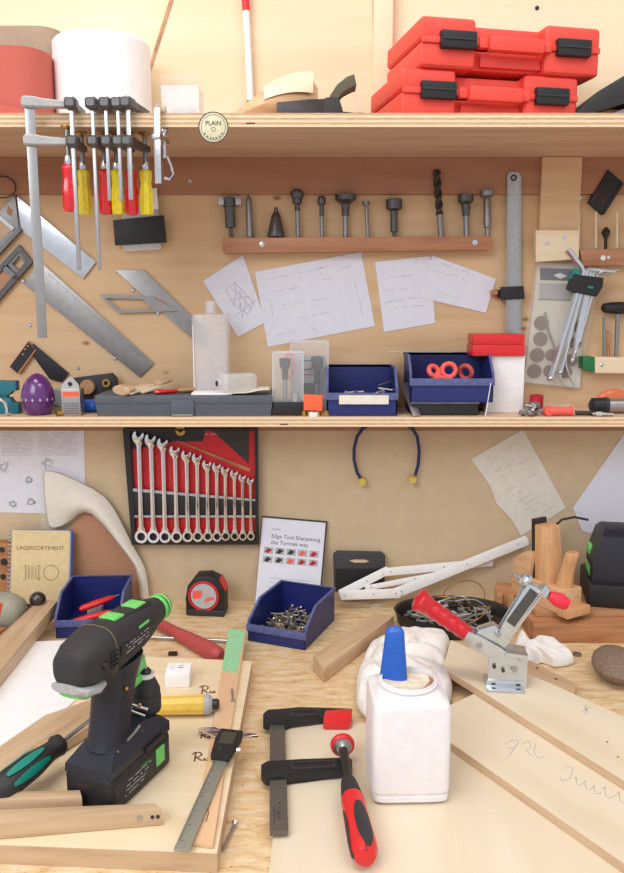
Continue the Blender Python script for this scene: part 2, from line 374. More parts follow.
# ---------------------------------------------------------------- on the upper shelf
def Sx(px, Y, py=90): return W(px, py, Y).x
def rolled(name, label, px0, px1, ptop, Yf, mat, sides=(0.5, 0.5)):
    pass
# grey-brown roll and red roll at the left end
xr = Sx(54, -0.16); xl = xr - 0.30
def stadium(x0, x1, y0, y1, r, n=8):
    P = []
    for cx, cy, a0 in ((x1 - r, y1 - r, 0), (x0 + r, y1 - r, 90), (x0 + r, y0 + r, 180), (x1 - r, y0 + r, 270)):
        P += [(cx + r * math.cos(rad(a0 + 90 * i / n)), cy + r * math.sin(rad(a0 + 90 * i / n))) for i in range(n + 1)]
    return P
hz = W(30, 46, -0.205).z - ZU
P = [(-0.155 + 0.31 * i / 24, -0.02 * math.sin(PI * i / 24) + 0.010 * (i / 24), 0) for i in range(25)]
t = thing('abrasive_roll', 'red abrasive paper roll with a loose curled end, left end of the top shelf', 'sandpaper roll', Fz((xr - 0.155, -0.15, ZU)))
so = stadium(-0.155, 0.150, -0.06, 0.05, 0.05); si = stadium(-0.151, 0.146, -0.056, 0.046, 0.046)
obj('roll', MB().ring(so, si, 0.002, hz), 'redpaper', t)
rows = []
for k in range(5):
    rows.append([(-0.15 + 0.295 * i / 20, -0.064 - 0.012 * math.sin(i / 20 * PI) , 0.003 + (0.028 - 0.022 * min(1, abs(i - 13) / 7) + 0.004) * k / 4) for i in range(21)])
obj('loose_end', MB().sheet([[(p[0], p[2], -p[1]) for p in r] for r in rows], 0.0008, Rm(90, 'X')), 'redpaper', t)
hz2 = W(30, 26, -0.085).z - ZU
t = thing('paper_roll', 'wide grey-brown roll standing behind the red abrasive roll', 'paper roll', Fz((Sx(54, -0.06) - 0.14, -0.057, ZU)))
so = stadium(-0.15, 0.155, -0.03, 0.042, 0.035); si = stadium(-0.145, 0.15, -0.025, 0.037, 0.03)
obj('roll', MB().ring(so, si, 0, hz2), 'tan', t)
obj('inner_winding', MB().ring(stadium(-0.135, 0.14, -0.017, 0.03, 0.023), stadium(-0.131, 0.136, -0.013, 0.026, 0.019), 0, hz2 - 0.004), 'tan', t)
xw0, xw1 = Sx(55, -0.105), Sx(150, -0.105); rw = (xw1 - xw0) / 2
hw = W(100, 28, -0.015 - 2 * rw).z - ZU
t = thing('paper_roll', 'big bright white roll standing behind the hanging clamps', 'paper roll', Fz(((xw0 + xw1) / 2, -0.015 - rw, ZU)))
obj('roll', MB().lathe([(0.02, 0.001), (rw - 0.004, 0.0), (rw, 0.004), (rw, hw - 0.004), (rw - 0.004, hw), (0.022, hw), (0.02, hw - 0.002)], n=48), 'whitep', t)
obj('core', MB().ring([(0.0195 * math.cos(i * PI / 10), 0.0195 * math.sin(i * PI / 10)) for i in range(20)], [(0.017 * math.cos(i * PI / 10), 0.017 * math.sin(i * PI / 10)) for i in range(20)], 0, hw + 0.001), 'tan', t)
# clear box of small parts
x0, x1 = Sx(165, -0.16), Sx(202, -0.16)
t = thing('parts_box', 'small clear plastic box of oddments beside the white roll', 'plastic box', Fz((x0, -0.20, ZU)))
h = W(180, 74, -0.2).z - ZU
obj('tub', MB().ring([(0, 0), (x1 - x0, 0), (x1 - x0, 0.06), (0, 0.06)], [(0.0015, 0.0015), (x1 - x0 - 0.0015, 0.0015), (x1 - x0 - 0.0015, 0.0585), (0.0015, 0.0585)], 0, h * 0.78).box(0, x1 - x0, 0, 0.06, 0, 0.0012), 'clear2', t)
obj('lid', MB().box(-0.001, x1 - x0 + 0.001, -0.001, 0.061, h * 0.78, h, bev=0.004), 'clear', t)
obj('contents', MB().sph((0.03, 0.03, 0.02), 0.015, (1.4, 1, 0.9)).sph((0.045, 0.028, 0.024), 0.01), 'greyl', t)
# pole standing against the wall
t = thing('marker_pole', 'thin white pole with a red tip standing on the top shelf', 'pole', Fz((Sx(252, -0.036, 85), -0.036, ZU)))
a = Vector((0, 0, 0)); b = W(244, -30, -0.036) - t.location
obj('shaft', MB().cyl(a, b, 0.0062), 'white', t)
d = b.normalized()
ptr = W(245, 11, -0.036) - t.location
obj('red_band', MB().cyl(d * ptr.length, b, 0.0068), 'red', t, label='red painted end')
obj('joint', MB().cyl(d * 0.045, d * 0.075, 0.0075), 'steeld', t)
# blurred tan form: a carved wooden last lying on its side
x0, x1 = Sx(222, -0.15), Sx(318, -0.15); L = x1 - x0
t = thing('wooden_last', 'pale tan rounded wooden form lying behind the shelf edge, right of the round badge', 'wooden form', Fz((x0, -0.15, ZU)))
hh = W(280, 75, -0.15).z - ZU
rings = []
for i in range(13):
    s = i / 12; top = hh * (0.18 + 0.82 * math.sin(min(1, s * 1.15) * PI / 2) ** 1.3); wd = 0.022 + 0.025 * math.sin(s * PI)
    if i == 12: top *= 0.75
    rings.append([(s * L, wd * math.cos(2 * PI * k / 16) , max(0.0, top / 2 + top / 2 * math.sin(2 * PI * k / 16))) for k in range(16)])
obj('form', MB().loft(rings), 'beech', t)
cap = []
for i in range(9):
    s = 0.45 + 0.5 * i / 8; top = hh * (0.18 + 0.82 * math.sin(min(1, s * 1.15) * PI / 2) ** 1.3) + 0.0015; wd = 0.03 + 0.018 * math.sin(s * PI)
    cap.append([(s * L, wd * math.cos(PI * k / 10), top * 0.58 + (top * 0.42 + 0.003) * math.sin(PI * k / 10)) for k in range(11)])
obj('pale_pad', MB().loft(cap, closed=False), 'pale2', t)
# dark tool: black block, curved strap and base
x0 = Sx(277, -0.22)
t = thing('black_tool_block', 'black tapered plastic block lying in front of the tan wooden form', 'tool', Fz((x0, -0.235, ZU)))
obj('body', MB().prism([(0, 0), (0.1, 0), (0.104, 0.014), (0.1, 0.028), (0.093, 0.032), (0.05, 0.03), (0.0, 0.026)], 0, 0.035, Rm(90, 'X') @ T(0, 0, -0.035), bev=0.002), 'dark', t)
obj('end_cap', MB().prism([(0.073, 0), (0.105, 0), (0.107, 0.014), (0.1, 0.034), (0.078, 0.033)], 0, 0.038, Rm(90, 'X') @ T(0, 0, -0.0365), bev=0.002), 'black2', t)
t = thing('tape_dispenser', 'dark curved tape dispenser with raised hoop left of the red cases', 'tape dispenser', Fz((Sx(326, -0.16), -0.18, ZU)))
arc = [(0, 0.03), (0.006, 0.045), (0.018, 0.062), (0.034, 0.074), (0.046, 0.078), (0.05, 0.06), (0.042, 0.059), (0.028, 0.052), (0.016, 0.04), (0.01, 0.026)]
obj('hoop', MB().prism(arc, -0.02, 0.02, Rm(90, 'X'), bev=0.001), 'olive', t)
obj('clear_guard', MB().prism([(0.046, 0.07), (0.048, 0.07), (0.056, 0.02), (0.053, 0.02)], -0.018, 0.018, Rm(90, 'X')), 'clear', t)
obj('base', MB().prism([(0.0, 0.0), (0.078, 0.0), (0.076, 0.014), (0.06, 0.018), (0.03, 0.017), (0.0, 0.026)], -0.02, 0.02, Rm(90, 'X'), bev=0.002), 'black', t)
# red cases with black latches
def red_case(label, x, y, z, W_, D_, H_, rz):
    t = thing('tool_case', label, 'tool case', Fz((x, y, z), rad(rz)), 'red power tool cases')
    def slabs(z0, z1, fr):
        mb = MB()
        hb = (z1 - z0)
        ends = W_ * 0.30
        mb.box(0, ends, 0, D_, z0, z1, bev=0.009, seg=3)
        mb.box(W_ - ends * 1.05, W_, 0, D_, z0, z1, bev=0.009, seg=3)
        mb.box(ends * 0.6, W_ - ends * 0.6, fr, D_ - 0.003, z0 + 0.003, z1 - 0.005, bev=0.006)
        return mb
    hm = H_ * 0.52
    obj('bottom_shell', slabs(0, hm, 0.02), 'case', t)
    obj('lid_shell', slabs(hm + 0.001, H_, 0.02), 'case', t)
    obj('rim', MB().box(0.002, W_ - 0.002, -0.003, 0.004, hm - 0.004, hm + 0.005, bev=0.001), 'case', t)
    obj('handle', MB().box(W_ * 0.36, W_ * 0.66, -0.012, 0.004, hm - 0.012, hm + 0.010, bev=0.003).box(W_ * 0.31, W_ * 0.36, -0.006, 0.006, hm - 0.008, hm + 0.008, bev=0.002).box(W_ * 0.66, W_ * 0.71, -0.006, 0.006, hm - 0.008, hm + 0.008, bev=0.002), 'case', t)
    obj('handle_recess', MB().box(W_ * 0.34, W_ * 0.68, 0.012, 0.024, 0.008, hm - 0.014, bev=0.002), 'case', t)
    for sx in (0.10, 0.74):
        l = obj('latch', MB().box(W_ * sx, W_ * (sx + 0.19), -0.011, 0.002, hm - 0.012, hm + 0.014, bev=0.002), 'black', t, label='black latch')
        obj('latch_rib', MB().box(W_ * sx + 0.002, W_ * (sx + 0.19) - 0.002, -0.0125, -0.010, hm + 0.0, hm + 0.003, bev=0.0005), 'black2', l)
    return t
YC = -0.262
zb = W(407, 66, YC).z - ZU
red_case('lower red plastic case with black latches, resting on the top shelf', Sx(402, YC, 70), YC, ZU, 0.307, 0.183, zb, 12)
zt = W(425, 14, YC).z - ZU - zb
red_case('upper red plastic case stacked on the other one', Sx(421, YC, 30), YC, ZU + zb, 0.311, 0.183, zt, 12)
# dark bag at the right
t = thing('tool_bag', 'black sloping tool bag with brown pieces, right end of the top shelf', 'bag', Fz((Sx(573, -0.2), -0.21, ZU)))
obj('bag_body', MB().prism([(0, 0), (0.0, 0.012), (0.04, 0.05), (0.1, 0.085), (0.2, 0.11), (0.2, 0.055), (0.11, 0.038), (0.03, 0.014)], 0, 0.12, Rm(90, 'X') @ T(0, 0, -0.12), bev=0.004), 'black', t)
obj('flap', MB().prism([(0.012, 0.003), (0.06, 0.012), (0.12, 0.036), (0.2, 0.06), (0.2, 0.04), (0.1, 0.0), (0.012, 0)], 0, 0.1, Rm(90, 'X') @ T(0, 0, -0.108), bev=0.001), 'steeld', t)
obj('inner_piece', MB().box(0.04, 0.2, 0.02, 0.1, 0, 0.025, bev=0.003), 'brownwood', t)
# round badge on the shelf edge
t = thing('badge', 'round cream badge with black rim stuck on the edge of the top shelf', 'badge', Fw(213.5, 127.5, YU))
obj('disc', MB().lathe([(0.0225, 0), (0.0225, 0.0012), (0.0215, 0.0016)], n=40), 'badge', t)
def circ(r, n=40, c=(0, 0), a0=0, a1=360): return [(c[0] + r * math.cos(rad(a0 + (a1 - a0) * i / n)), c[1] + r * math.sin(rad(a0 + (a1 - a0) * i / n))) for i in range(n)]
obj('rim_print', MB().ring(circ(0.0235), circ(0.0222), 0.001, 0.0019), 'black2', t)
obj('ring_print', MB().ring(circ(0.0195), circ(0.0188), 0.0014, 0.0019), 'olive', t)
text(t, 'PLAIN', 0.0095, 0, 0.006, 0.0019, 'black')
mb = MB().ring(circ(0.0035, 16, (0, -0.003)), circ(0.0028, 16, (0, -0.003)), 0.0016, 0.0019)
for a in (215, 235, 255, 270, 285, 305, 325): mb.box(-0.0012, 0.0012, -0.001, 0.001, 0.0016, 0.0019, Matrix.Rotation(rad(a + 90), 4, 'Z') @ T(0, -0.0165, 0))
obj('emblem', mb, 'black2', t)
# ---------------------------------------------------------------- clamps on the front edge
def f_clamp(label, px, ytop, ybot, jaw, rz, hmat, barw, bart, Yb=-0.292, grp='clamps on the top shelf edge', flat=False, hx=None, metal='dark2'):
    P0 = W(px, ytop, Yb); P1 = W(px, ybot, Yb); zj = ZUB - 0.018
    lean = 0
    t = thing('bar_clamp', label, 'clamp', Fz((P0.x, Yb, ZU), rad(rz)), grp)
    zt = P0.z - ZU; zb = P1.z - ZU
    if flat: obj('bar', MB().box(-barw / 2, barw / 2, -bart / 2, bart / 2, zb, zt, bev=0.0008), 'steel', t)
    else: obj('bar', MB().box(-bart / 2, bart / 2, -barw / 2, barw / 2, zb, zt, bev=0.0015), 'steel', t)
    zc = zt - 0.012
    bw = max(barw, bart)
    def arm(z, drop, L):
        h = 0.0072
        mb = MB()
        w = 0.0075
        rings = []
        for s, hh, ww in ((-0.012, 0.7, 0.8), (-0.008, 1.15, 1.25), (0.008, 1.15, 1.25), (0.014, 1.0, 0.9), (L * 0.6, 0.85, 0.8), (L - 0.004, 0.75, 0.95), (L + 0.008, 0.7, 0.9), (L + 0.011, 0.5, 0.6)):
            rings.append([(s, ww * w * c, z + drop * max(0, s) / L + hh * h * d) for c, d in ((-1, -0.7), (-0.7, -1), (0.7, -1), (1, -0.7), (1, 0.7), (0.7, 1), (-0.7, 1), (-1, 0.7))])
        return mb.loft(rings)
    obj('fixed_jaw', arm(max(zc, 0.010), -0.0005, jaw), metal, t)
    obj('sliding_jaw', arm(-0.021 - 0.025, 0, jaw), metal, t)
    sp = obj('spindle', MB().cyl((jaw, 0, -0.021 - 0.062), (jaw, 0, -0.0225), 0.0035), 'steeld', t)
    obj('pad', MB().lathe([(0.006, 0), (0.009, 0.003), (0.009, 0.005)], T(jaw, 0, -0.0265)), 'brass', t)
    obj('ferrule', MB().lathe([(0.006, 0), (0.0066, 0.004), (0.0055, 0.012)], T(jaw, 0, -0.021 - 0.058)), 'chrome', t)
    hz = -0.021 - 0.058
    pr = [(0.006, 0), (0.0095, -0.003), (0.0098, -0.008), (0.0082, -0.020), (0.0085, -0.026), (0.0102, -0.034), (0.0104, -0.066), (0.0092, -0.0715), (0.004, -0.073)]
    mb = MB()
    rings = [[(jaw + r * (1 + (0.10 if k % 2 == 0 else -0.04)) * math.cos(2 * PI * k / 16), r * (1 + (0.10 if k % 2 == 0 else -0.04)) * math.sin(2 * PI * k / 16), hz + z) for k in range(16)] for r, z in pr]
    obj('handle', mb.loft(rings), hmat, t, ang=50)
    return t
f_clamp('longest grey steel bar clamp, bar hanging far below its red handle', 29.5, 103, 338, 0.053, 14, 'redh', 0.0148, 0.006, -0.300, flat=True, metal='greyl')
f_clamp('bar clamp with long thin bar and yellow handle, first right of the longest clamp', 71, 96, 270, 0.056, 92, 'yel', 0.007, 0.0035)
f_clamp('bar clamp with long thin bar and red handle, its bar end level with its neighbour', 92, 96, 270, 0.052, 88, 'redh', 0.006, 0.0035)
f_clamp('short bar clamp with yellow handle, fourth clamp from the left', 105.5, 96, 201, 0.054, 90, 'yel', 0.006, 0.0035)
f_clamp('short bar clamp with red handle, fifth clamp from the left', 117.5, 96, 201, 0.056, 86, 'redh', 0.006, 0.0035)
f_clamp('short bar clamp with yellow handle, rightmost of the coloured-handle clamps', 127.5, 95, 200, 0.060, 78, 'yel', 0.008, 0.0035)
# small chrome clamp
Pc = W(157, 108, -0.288)
t = thing('small_clamp', 'small all-chrome clamp with a bent tommy bar, right of the coloured-handle clamps', 'clamp', Fz((Pc.x, -0.290, ZU), rad(78)))
zt = Pc.z - ZU; zb = W(159, 184, -0.288).z - ZU
obj('bar', MB().box(-0.003, 0.003, -0.0055, 0.0055, zb, zt, bev=0.001), 'chrome', t)
obj('hook_jaw', MB().tube([(0, 0, zt - 0.004), (0.006, 0, zt + 0.002), (0.018, 0, zt), (0.026, 0, 0.012), (0.028, 0, 0.002)], [0.004, 0.005, 0.005, 0.0045, 0.006], 10), 'chrome', t)
obj('slider', MB().box(-0.008, 0.034, -0.007, 0.007, -0.043, -0.035, bev=0.002), 'chrome', t)
obj('screw', MB().cyl((0.027, 0, -0.066), (0.027, 0, -0.0225), 0.0032).lathe([(0.007, 0), (0.007, 0.004)], T(0.027, 0, -0.0265)), 'chrome', t)
obj('tommy_bar', MB().tube([(0.027, -0.004, -0.064), (0.027, -0.010, -0.078), (0.031, -0.012, -0.09), (0.030, -0.006, -0.098), (0.026, 0.002, -0.096)], 0.003, 8), 'chrome', t)
# ---------------------------------------------------------------- hung on the wall between the shelves
def flat(name, label, cat, pts, mat, z=0.001, th=0.0025, group=None, bev=0.0003, **k):
    o, f = boardpx(name, label, cat, 'w', pts, z, th, mat, bev, group, **k); return o, f
# upper square (silver blade, pressed-metal stock)
f = Fw(17, 197, -0.004, to=(95, 272)); 
t = thing('try_square', 'upper square with bright silver blade hanging at far left, partly off the frame', 'square', f)
obj('blade', MB().prism(f.uvs([(17, 196), (96, 262), (83, 279), (20, 229)]), 0, 0.0018, bev=0.0003), 'zinc', t, label='bright silver blade')
o_ = f.uvs([(15, 195), (21, 228), (-6, 258), (-14, 222)]); i_ = f.uvs([(9, 207), (14, 213), (12, 217), (7, 214)])
obj('stock', MB().prism(f.uvs([(16, 195), (20, 229), (-14, 264), (-24, 238)]), -0.003, 0.006, bev=.0006), 'steeld', t)
obj('stock_window', MB().prism(f.uvs([(9, 206), (14, 211), (13, 217), (8, 214)]), 0.006, 0.0064), 'hard', t)
obj('stock_window', MB().prism(f.uvs([(-2, 219), (13, 229), (-12, 255), (-18, 240)]), 0.006, 0.0064), 'oak', t)
obj('stock_bar', MB().prism(f.uvs([(1, 215), (16, 228), (14, 231), (-1, 218)]), 0.006, 0.0095), 'steel', t)
obj('stock_edge', MB().prism(f.uvs([(20, 228), (22, 231), (-12, 268), (-14, 264)]), -0.003, 0.008), 'iron', t)
# large square
f = Fw(22, 262, -0.004, to=(155, 368))
t = thing('try_square', 'large grey steel square, its wide blade slanting down towards the grey case', 'square', f)
obj('blade', MB().prism(f.uvs([(42, 263), (154, 363), (140, 377), (24, 284)]), 0, 0.0018, bev=0.0003), 'steeld', t)
mk = MB(); a = Vector(f.uv((50, 274))); b = Vector(f.uv((150, 362))); d = (b - a); n = Vector((-d.y, d.x)).normalized()
for i in range(56):
    p = a + d * (i / 56); q = p - n * (0.006 if i % 5 == 0 else 0.0035); stroke(mk, [(p.x, p.y), (q.x, q.y)], 0.0005, 0.0018)
obj('scale_marks', mk, 'inkd', t)
obj('stock', MB().ring(f.uvs([(20, 245), (34, 262), (-12, 314), (-28, 296)]), f.uvs([(20, 252), (27, 262), (-12, 306), (-20, 296)]), -0.003, 0.007), 'dark2', t)
obj('stock_web', MB().ring(f.uvs([(20, 250), (29, 263), (19, 276), (8, 264)]), f.uvs([(20, 256), (25, 263), (19, 270), (13, 264)]), -0.001, 0.005), 'iron', t)
obj('stock_plate', MB().prism(f.uvs([(4, 269), (18, 281), (-8, 305), (-18, 294)]), 0.0, 0.003), 'hard', t)
obj('stock_bar', MB().prism(f.uvs([(6, 265), (20, 277), (17, 281), (3, 269)]), 0.0, 0.007), 'iron', t)
# sliding bevel with open parallelogram
f = Fw(116, 270, -0.003, to=(194, 330))
t = thing('sliding_bevel', 'grey steel angle gauge with a hollow parallelogram stock across its blade', 'angle gauge', f)
obj('blade', MB().prism(f.uvs([(115, 270), (144, 270), (206, 330), (206, 350), (178, 326)]), 0, 0.0018, bev=0.0003), 'steeld', t)
obj('frame', MB().ring(f.uvs([(100, 295), (152, 296), (178, 311), (119, 313)]), f.uvs([(106, 298), (143, 299), (153, 309), (121, 310)]), 0.0018, 0.006), 'steeld', t)
obj('cutout', MB().prism(f.uvs([(152, 297), (157, 297), (160, 300), (166, 302), (169, 308), (162, 309), (157, 305), (152, 304)]), 0.0018, 0.0024), 'hard', t)
# small black square
f = Fw(9, 368, -0.004, to=(30, 345))
t = thing('try_square', 'small black square with a wooden-edged stock, just above the purple egg', 'square', f)
obj('stock', MB().prism(f.uvs([(10, 367), (29, 341), (37, 350), (20, 374)]), -0.003, 0.005, bev=0.001), 'brownwood', t)
obj('stock_face', MB().prism(f.uvs([(11, 366), (29, 342), (36, 349), (18, 373)]), 0.005, 0.0055), 'black', t)
obj('blade', MB().prism(f.uvs([(33, 343), (69, 373), (62, 382), (50, 379), (34, 357)]), 0, 0.0025, bev=0.0004), 'black', t)
for p in ((26, 349), (29, 346), (24, 354)):
    u, v = f.uv(p); obj('rivet', MB().lathe([(0.002, 0.0055), (0.0018, 0.0062)], T(u, v, 0), 12), 'brass', t)
# strapped stone holder
f = Fw(122, 250, -0.004)
t = thing('knife_case', 'pale plastic case held to the wall by a wide black strap', 'case', f)
obj('case_body', MB().prism(f.uvs([(122, 200), (158, 190), (162, 250), (124, 252)]), 0, 0.012, bev=0.003), 'clear2', t)
obj('core', MB().prism(f.uvs([(127, 205), (154, 197), (157, 246), (129, 247)]), 0.002, 0.009), 'greyl', t)
obj('strap', MB().prism(f.uvs([(115, 221), (165, 216), (168, 243), (117, 246)]), 0.010, 0.017, bev=0.001), 'black', t)
obj('tab', MB().prism(f.uvs([(151, 190), (158, 189), (160, 210), (152, 210)]), 0.012, 0.015), 'white', t)
# bit rack
f = Fw(223, 253, -0.0002, to=(491, 250))
t = thing('bit_rack', 'long brown batten on the wall holding eleven drill bits', 'tool rack', f)
rk = f.uvs([(222, 238), (491, 236), (491, 250), (223, 253)], 0.03)
obj('batten', MB().prism(rk, 0, 0.03, bev=0.001), MT['oakd2'], t)
for p in ((262, 244.5), (475, 242.5)):
    u, v = f.uv(p, 0.03); obj('screw', MB().lathe([(0.0055, 0.03), (0.005, 0.031), (0.002, 0.0315), (0.0015, 0.0305)], T(u, v, 0), 16), 'zinc', t)
def Pw(px, py, Y=-0.016): return W(px, py, Y)
def bit(name, label, base, top, prof, mat='dark2', shank=0.0024, shank_to=None, head=None, cat='drill bit', m2='steeld', wings=0):
    a = Pw(*base); b = Pw(*top); L = (b - a).length
    q = (b - a).to_track_quat('Z', 'Y').to_matrix()
    t = thing(name, label, cat, F(a, q), 'drill bits in the long rack')
    if shank_to: obj('shank', MB().lathe([(shank * 1.1, 0.0), (shank * 1.1, L * shank_to)], n=14), m2, t)
    obj('cutting_head', MB().lathe([(r * 1.15, z * L) for r, z in prof], n=22), mat, t)
    if wings:
        mb = MB(); xa = q.col[0]; wa = -math.atan2(xa.z if abs(xa.z) > abs(xa.x) else q.col[1].x, xa.x)
        for k in range(2): mb.box(0.002, wings, -0.0035, 0.0035, L * 0.80, L * 1.0, Matrix.Rotation(PI * k + wa, 4, 'Z'), bev=0.0005)
        mb.cyl((0, 0, L * 0.95), (0, 0, L * 1.05), 0.0015, 0.0003)
        obj('cutter', mb, 'steel', t)
    return t
bit('adjustable_bit', 'wide two-winged bit with thick dark stem, leftmost in the rack', (231, 237), (229, 197), [(0.003, 0), (0.003, 0.22), (0.0085, 0.24), (0.0085, 0.72), (0.009, 0.75), (0.0105, 0.76), (0.0105, 0.97), (0.006, 1.0)], shank_to=0.25, wings=0.0225)
bit('center_punch', 'plain slim steel punch, second from the left in the rack', (250, 237), (248.5, 195), [(0.0055, 0), (0.0055, 0.86), (0.004, 0.93), (0.001, 1)], mat='steeld')
bit('step_cone', 'dark pointed cone bit, third from the left in the rack', (276, 237), (276, 207), [(0.014, 0), (0.0145, 0.06), (0.0128, 0.22), (0.0105, 0.45), (0.0075, 0.7), (0.0045, 0.82), (0.0035, 0.84), (0.0035, 0.95), (0.001, 1)])
bit('ball_cutter', 'dark bit with round ball head, fourth from the left in the rack', (298, 237), (297, 189), [(0.0045, 0.54), (0.0045, 0.68), (0.008, 0.7), (0.008, 0.80), (0.0095, 0.81), (0.011, 0.87), (0.0102, 0.94), (0.006, 0.99), (0.001, 1)], shank_to=0.56, shank=0.0038)
bit('small_forstner', 'slim bit with a small square head, fifth from the left in the rack', (322, 237), (321.5, 196), [(0.0038, 0.5), (0.0038, 0.78), (0.0068, 0.8), (0.0068, 0.95), (0.004, 1.0)], shank_to=0.55, shank=0.0035)
bit('forstner_bit', 'bit with the widest flat toothed disc, sixth from the left in the rack', (345.5, 237), (345.5, 195), [(0.006, 0.5), (0.0065, 0.72), (0.0075, 0.78), (0.0135, 0.84), (0.0175, 0.88), (0.018, 1.0), (0.012, 1.0), (0.008, 0.94), (0.001, 1.06)], shank_to=0.55, shank=0.0045)
bit('small_countersink', 'short thin leaning bit with a forked tip, seventh from the left in the rack', (368, 237), (366, 201), [(0.003, 0), (0.0032, 0.8), (0.003, 0.83), (0.0065, 0.93), (0.006, 1.0), (0.002, 0.97)], mat='steeld')
bit('plug_cutter', 'stout all-dark bit with a thick sleeve, eighth from the left in the rack', (394, 237), (394, 199), [(0.003, 0), (0.003, 0.12), (0.0062, 0.14), (0.0062, 0.68), (0.0085, 0.7), (0.0135, 0.74), (0.0138, 0.98), (0.011, 1.0), (0.009, 0.9)])
# twist drill with real flutes
a = Pw(441, 237); b = Pw(436.5, 168); L = (b - a).length
t = thing('twist_drill', 'tall dark spiral wood drill, the longest bit in the rack', 'drill bit', F(a, (b - a).to_track_quat('Z', 'Y').to_matrix()), 'drill bits in the long rack')
obj('shank', MB().lathe([(0.0055, 0), (0.0055, L * 0.3), (0.0065, L * 0.33)], n=14), 'steeld', t)
rings = []
for i in range(60):
    s = i / 59; z = L * (0.32 + 0.66 * s); an = s * 4.2 * PI; r = 0.0074 if s < 0.95 else 0.0074 * (1 - (s - 0.95) * 12)
    rings.append([(r * (1.0 - 0.55 * (0.5 + 0.5 * math.cos(2 * (2 * PI * k / 16))) ** 2) * math.cos(2 * PI * k / 16 + an), r * (1.0 - 0.55 * (0.5 + 0.5 * math.cos(2 * (2 * PI * k / 16))) ** 2) * math.sin(2 * PI * k / 16 + an), z) for k in range(16)])
obj('flutes', MB().loft(rings), 'dark', t)
bit('forstner_bit', 'flat-headed bit with black collar, second from the right in the rack', (466.5, 237), (465.5, 195), [(0.0062, 0.5), (0.0062, 0.62), (0.0075, 0.68), (0.0072, 0.78), (0.0125, 0.84), (0.013, 1.0), (0.009, 1.0)], shank_to=0.55, shank=0.0048)
bit('forstner_bit', 'all-steel bit with small flared head, rightmost in the rack', (487.5, 237), (487, 191), [(0.0042, 0), (0.0042, 0.2), (0.0062, 0.22), (0.0062, 0.8), (0.005, 0.84), (0.012, 0.9), (0.012, 1.0), (0.008, 1.0)], mat='steeld')
# papers
def paper(label, pts, mat='paper', z=0.0004, lines=(), name='paper_sheet', th=0.0006, extra=None, group=None, seed=1):
    f = Fw(*pts[0], -z, to=pts[1]); t = thing(name, label, 'paper', f, group)
    obj('sheet', MB().prism(f.uvs(pts, th), 0, th), mat, t)
    mb = MB(); rnd = random.Random(seed)
    if lines:
        for (x0, y0, x1, y1, amp) in lines:
            a = f.uv((x0, y0), th); b = f.uv((x1, y1), th)
            scrawl(mb, *a, *b, amp, 0.0006, th, rnd)
        obj('pencil_writing', mb, 'ink', t)
    return t, f
t, f = paper('small tilted sheet with a pencil sketch of a block, leftmost white sheet', [(203, 281), (243, 255), (266, 322), (238, 337)], z=0.0015, lines=[(236, 268, 246, 263, .001)])
mb = MB()
for pl in ([(226, 290), (235, 283), (254, 303), (248, 314), (234, 305), (226, 290)], [(231, 289), (238, 292), (252, 310)], [(235, 283), (236, 294), (234, 305)], [(240, 290), (240, 308)], [(246, 296), (244, 312)], [(236, 315), (256, 300)], [(243, 318), (240, 302)], [(231, 300), (250, 296)]):
    stroke(mb, f.uvs(pl, 0.0006), 0.0009, 0.0006)
obj('sketch', mb, 'ink', t)
paper('largest white sheet, faint pencil plan, pinned below the bit rack', [(255, 272), (361, 252), (375, 326), (268, 347)], z=0.0006,
      lines=[(262, 281, 350, 262, .0006), (272, 292, 300, 287, .0012), (318, 268, 332, 265, .002), (340, 268, 350, 266, .002), (300, 318, 345, 309, .0012), (276, 335, 296, 331, .0014), (352, 270, 364, 320, .0008), (282, 305, 330, 298, .0007), (322, 280, 334, 278, .001), (270, 300, 276, 332, .0008), (310, 326, 318, 332, .002)], seed=2)
paper('white sheet with four lines of handwriting, right of the largest sheet', [(375, 262), (430, 256), (435, 323), (384, 332)], z=0.0006,
      lines=[(387, 278, 412, 275, .0018), (386, 291, 420, 287, .0018), (386, 302, 422, 297, .0022), (388, 309, 426, 305, .0018), (414, 264, 428, 262, .0016)], seed=3)
paper('tilted white sheet overlapping another, its corner beside the steel ruler', [(432, 255), (496, 279), (486, 313), (418, 297)], z=0.0018,
      lines=[(440, 263, 478, 276, .0014), (436, 271, 470, 282, .0008), (430, 290, 462, 300, .0006)], seed=4)
# steel ruler + holder
f = Fw(513, 334, -0.0145, to=(514, 172))
t = thing('steel_ruler', 'long steel ruler hanging upright between the white sheets and the wooden post', 'ruler', f)
obj('rule', MB().prism(f.uvs([(506, 334), (507, 176), (509, 172), (518, 172), (521, 176), (521, 334)]), 0, 0.0014), 'steel', t)
mb = MB()
for i in range(100):
    for sd, x in ((1, 507.2), (-1, 520.6)):
        p = f.uv((x, 330 - i * 1.5)); q = p[1] - sd * (0.0075 if i % 10 == 0 else 0.005 if i % 5 == 0 else 0.0028); stroke(mb, [p, (p[0], q)], 0.0005, 0.0014)
obj('scale_marks', mb, 'inkd', t)
u, v = f.uv((513.5, 178)); obj('eyelet', MB().ring(circ(0.006, 20, (u, v)), circ(0.003, 20, (u, v)), 0, 0.003), 'dark', t)
one('ruler_clip', 'black clip strapping the steel ruler to the wall', 'clip', MB().prism(Fw(500, 300, -0.0165).uvs([(500, 287), (523, 286), (524, 299), (500, 300)]), 0, 0.006, bev=0.0012).box(-0.002, 0.006, 0.004, 0.02, -.0165, 0.001), 'black', Fw(500, 300, -0.0165))
u = Fw(493, 293, -0.0002); one('wooden_peg', 'small wooden peg beside the black ruler clip', 'peg', MB().lathe([(0.007, 0), (0.007, 0.016), (0.004, 0.02)], n=16), 'oakd', u)
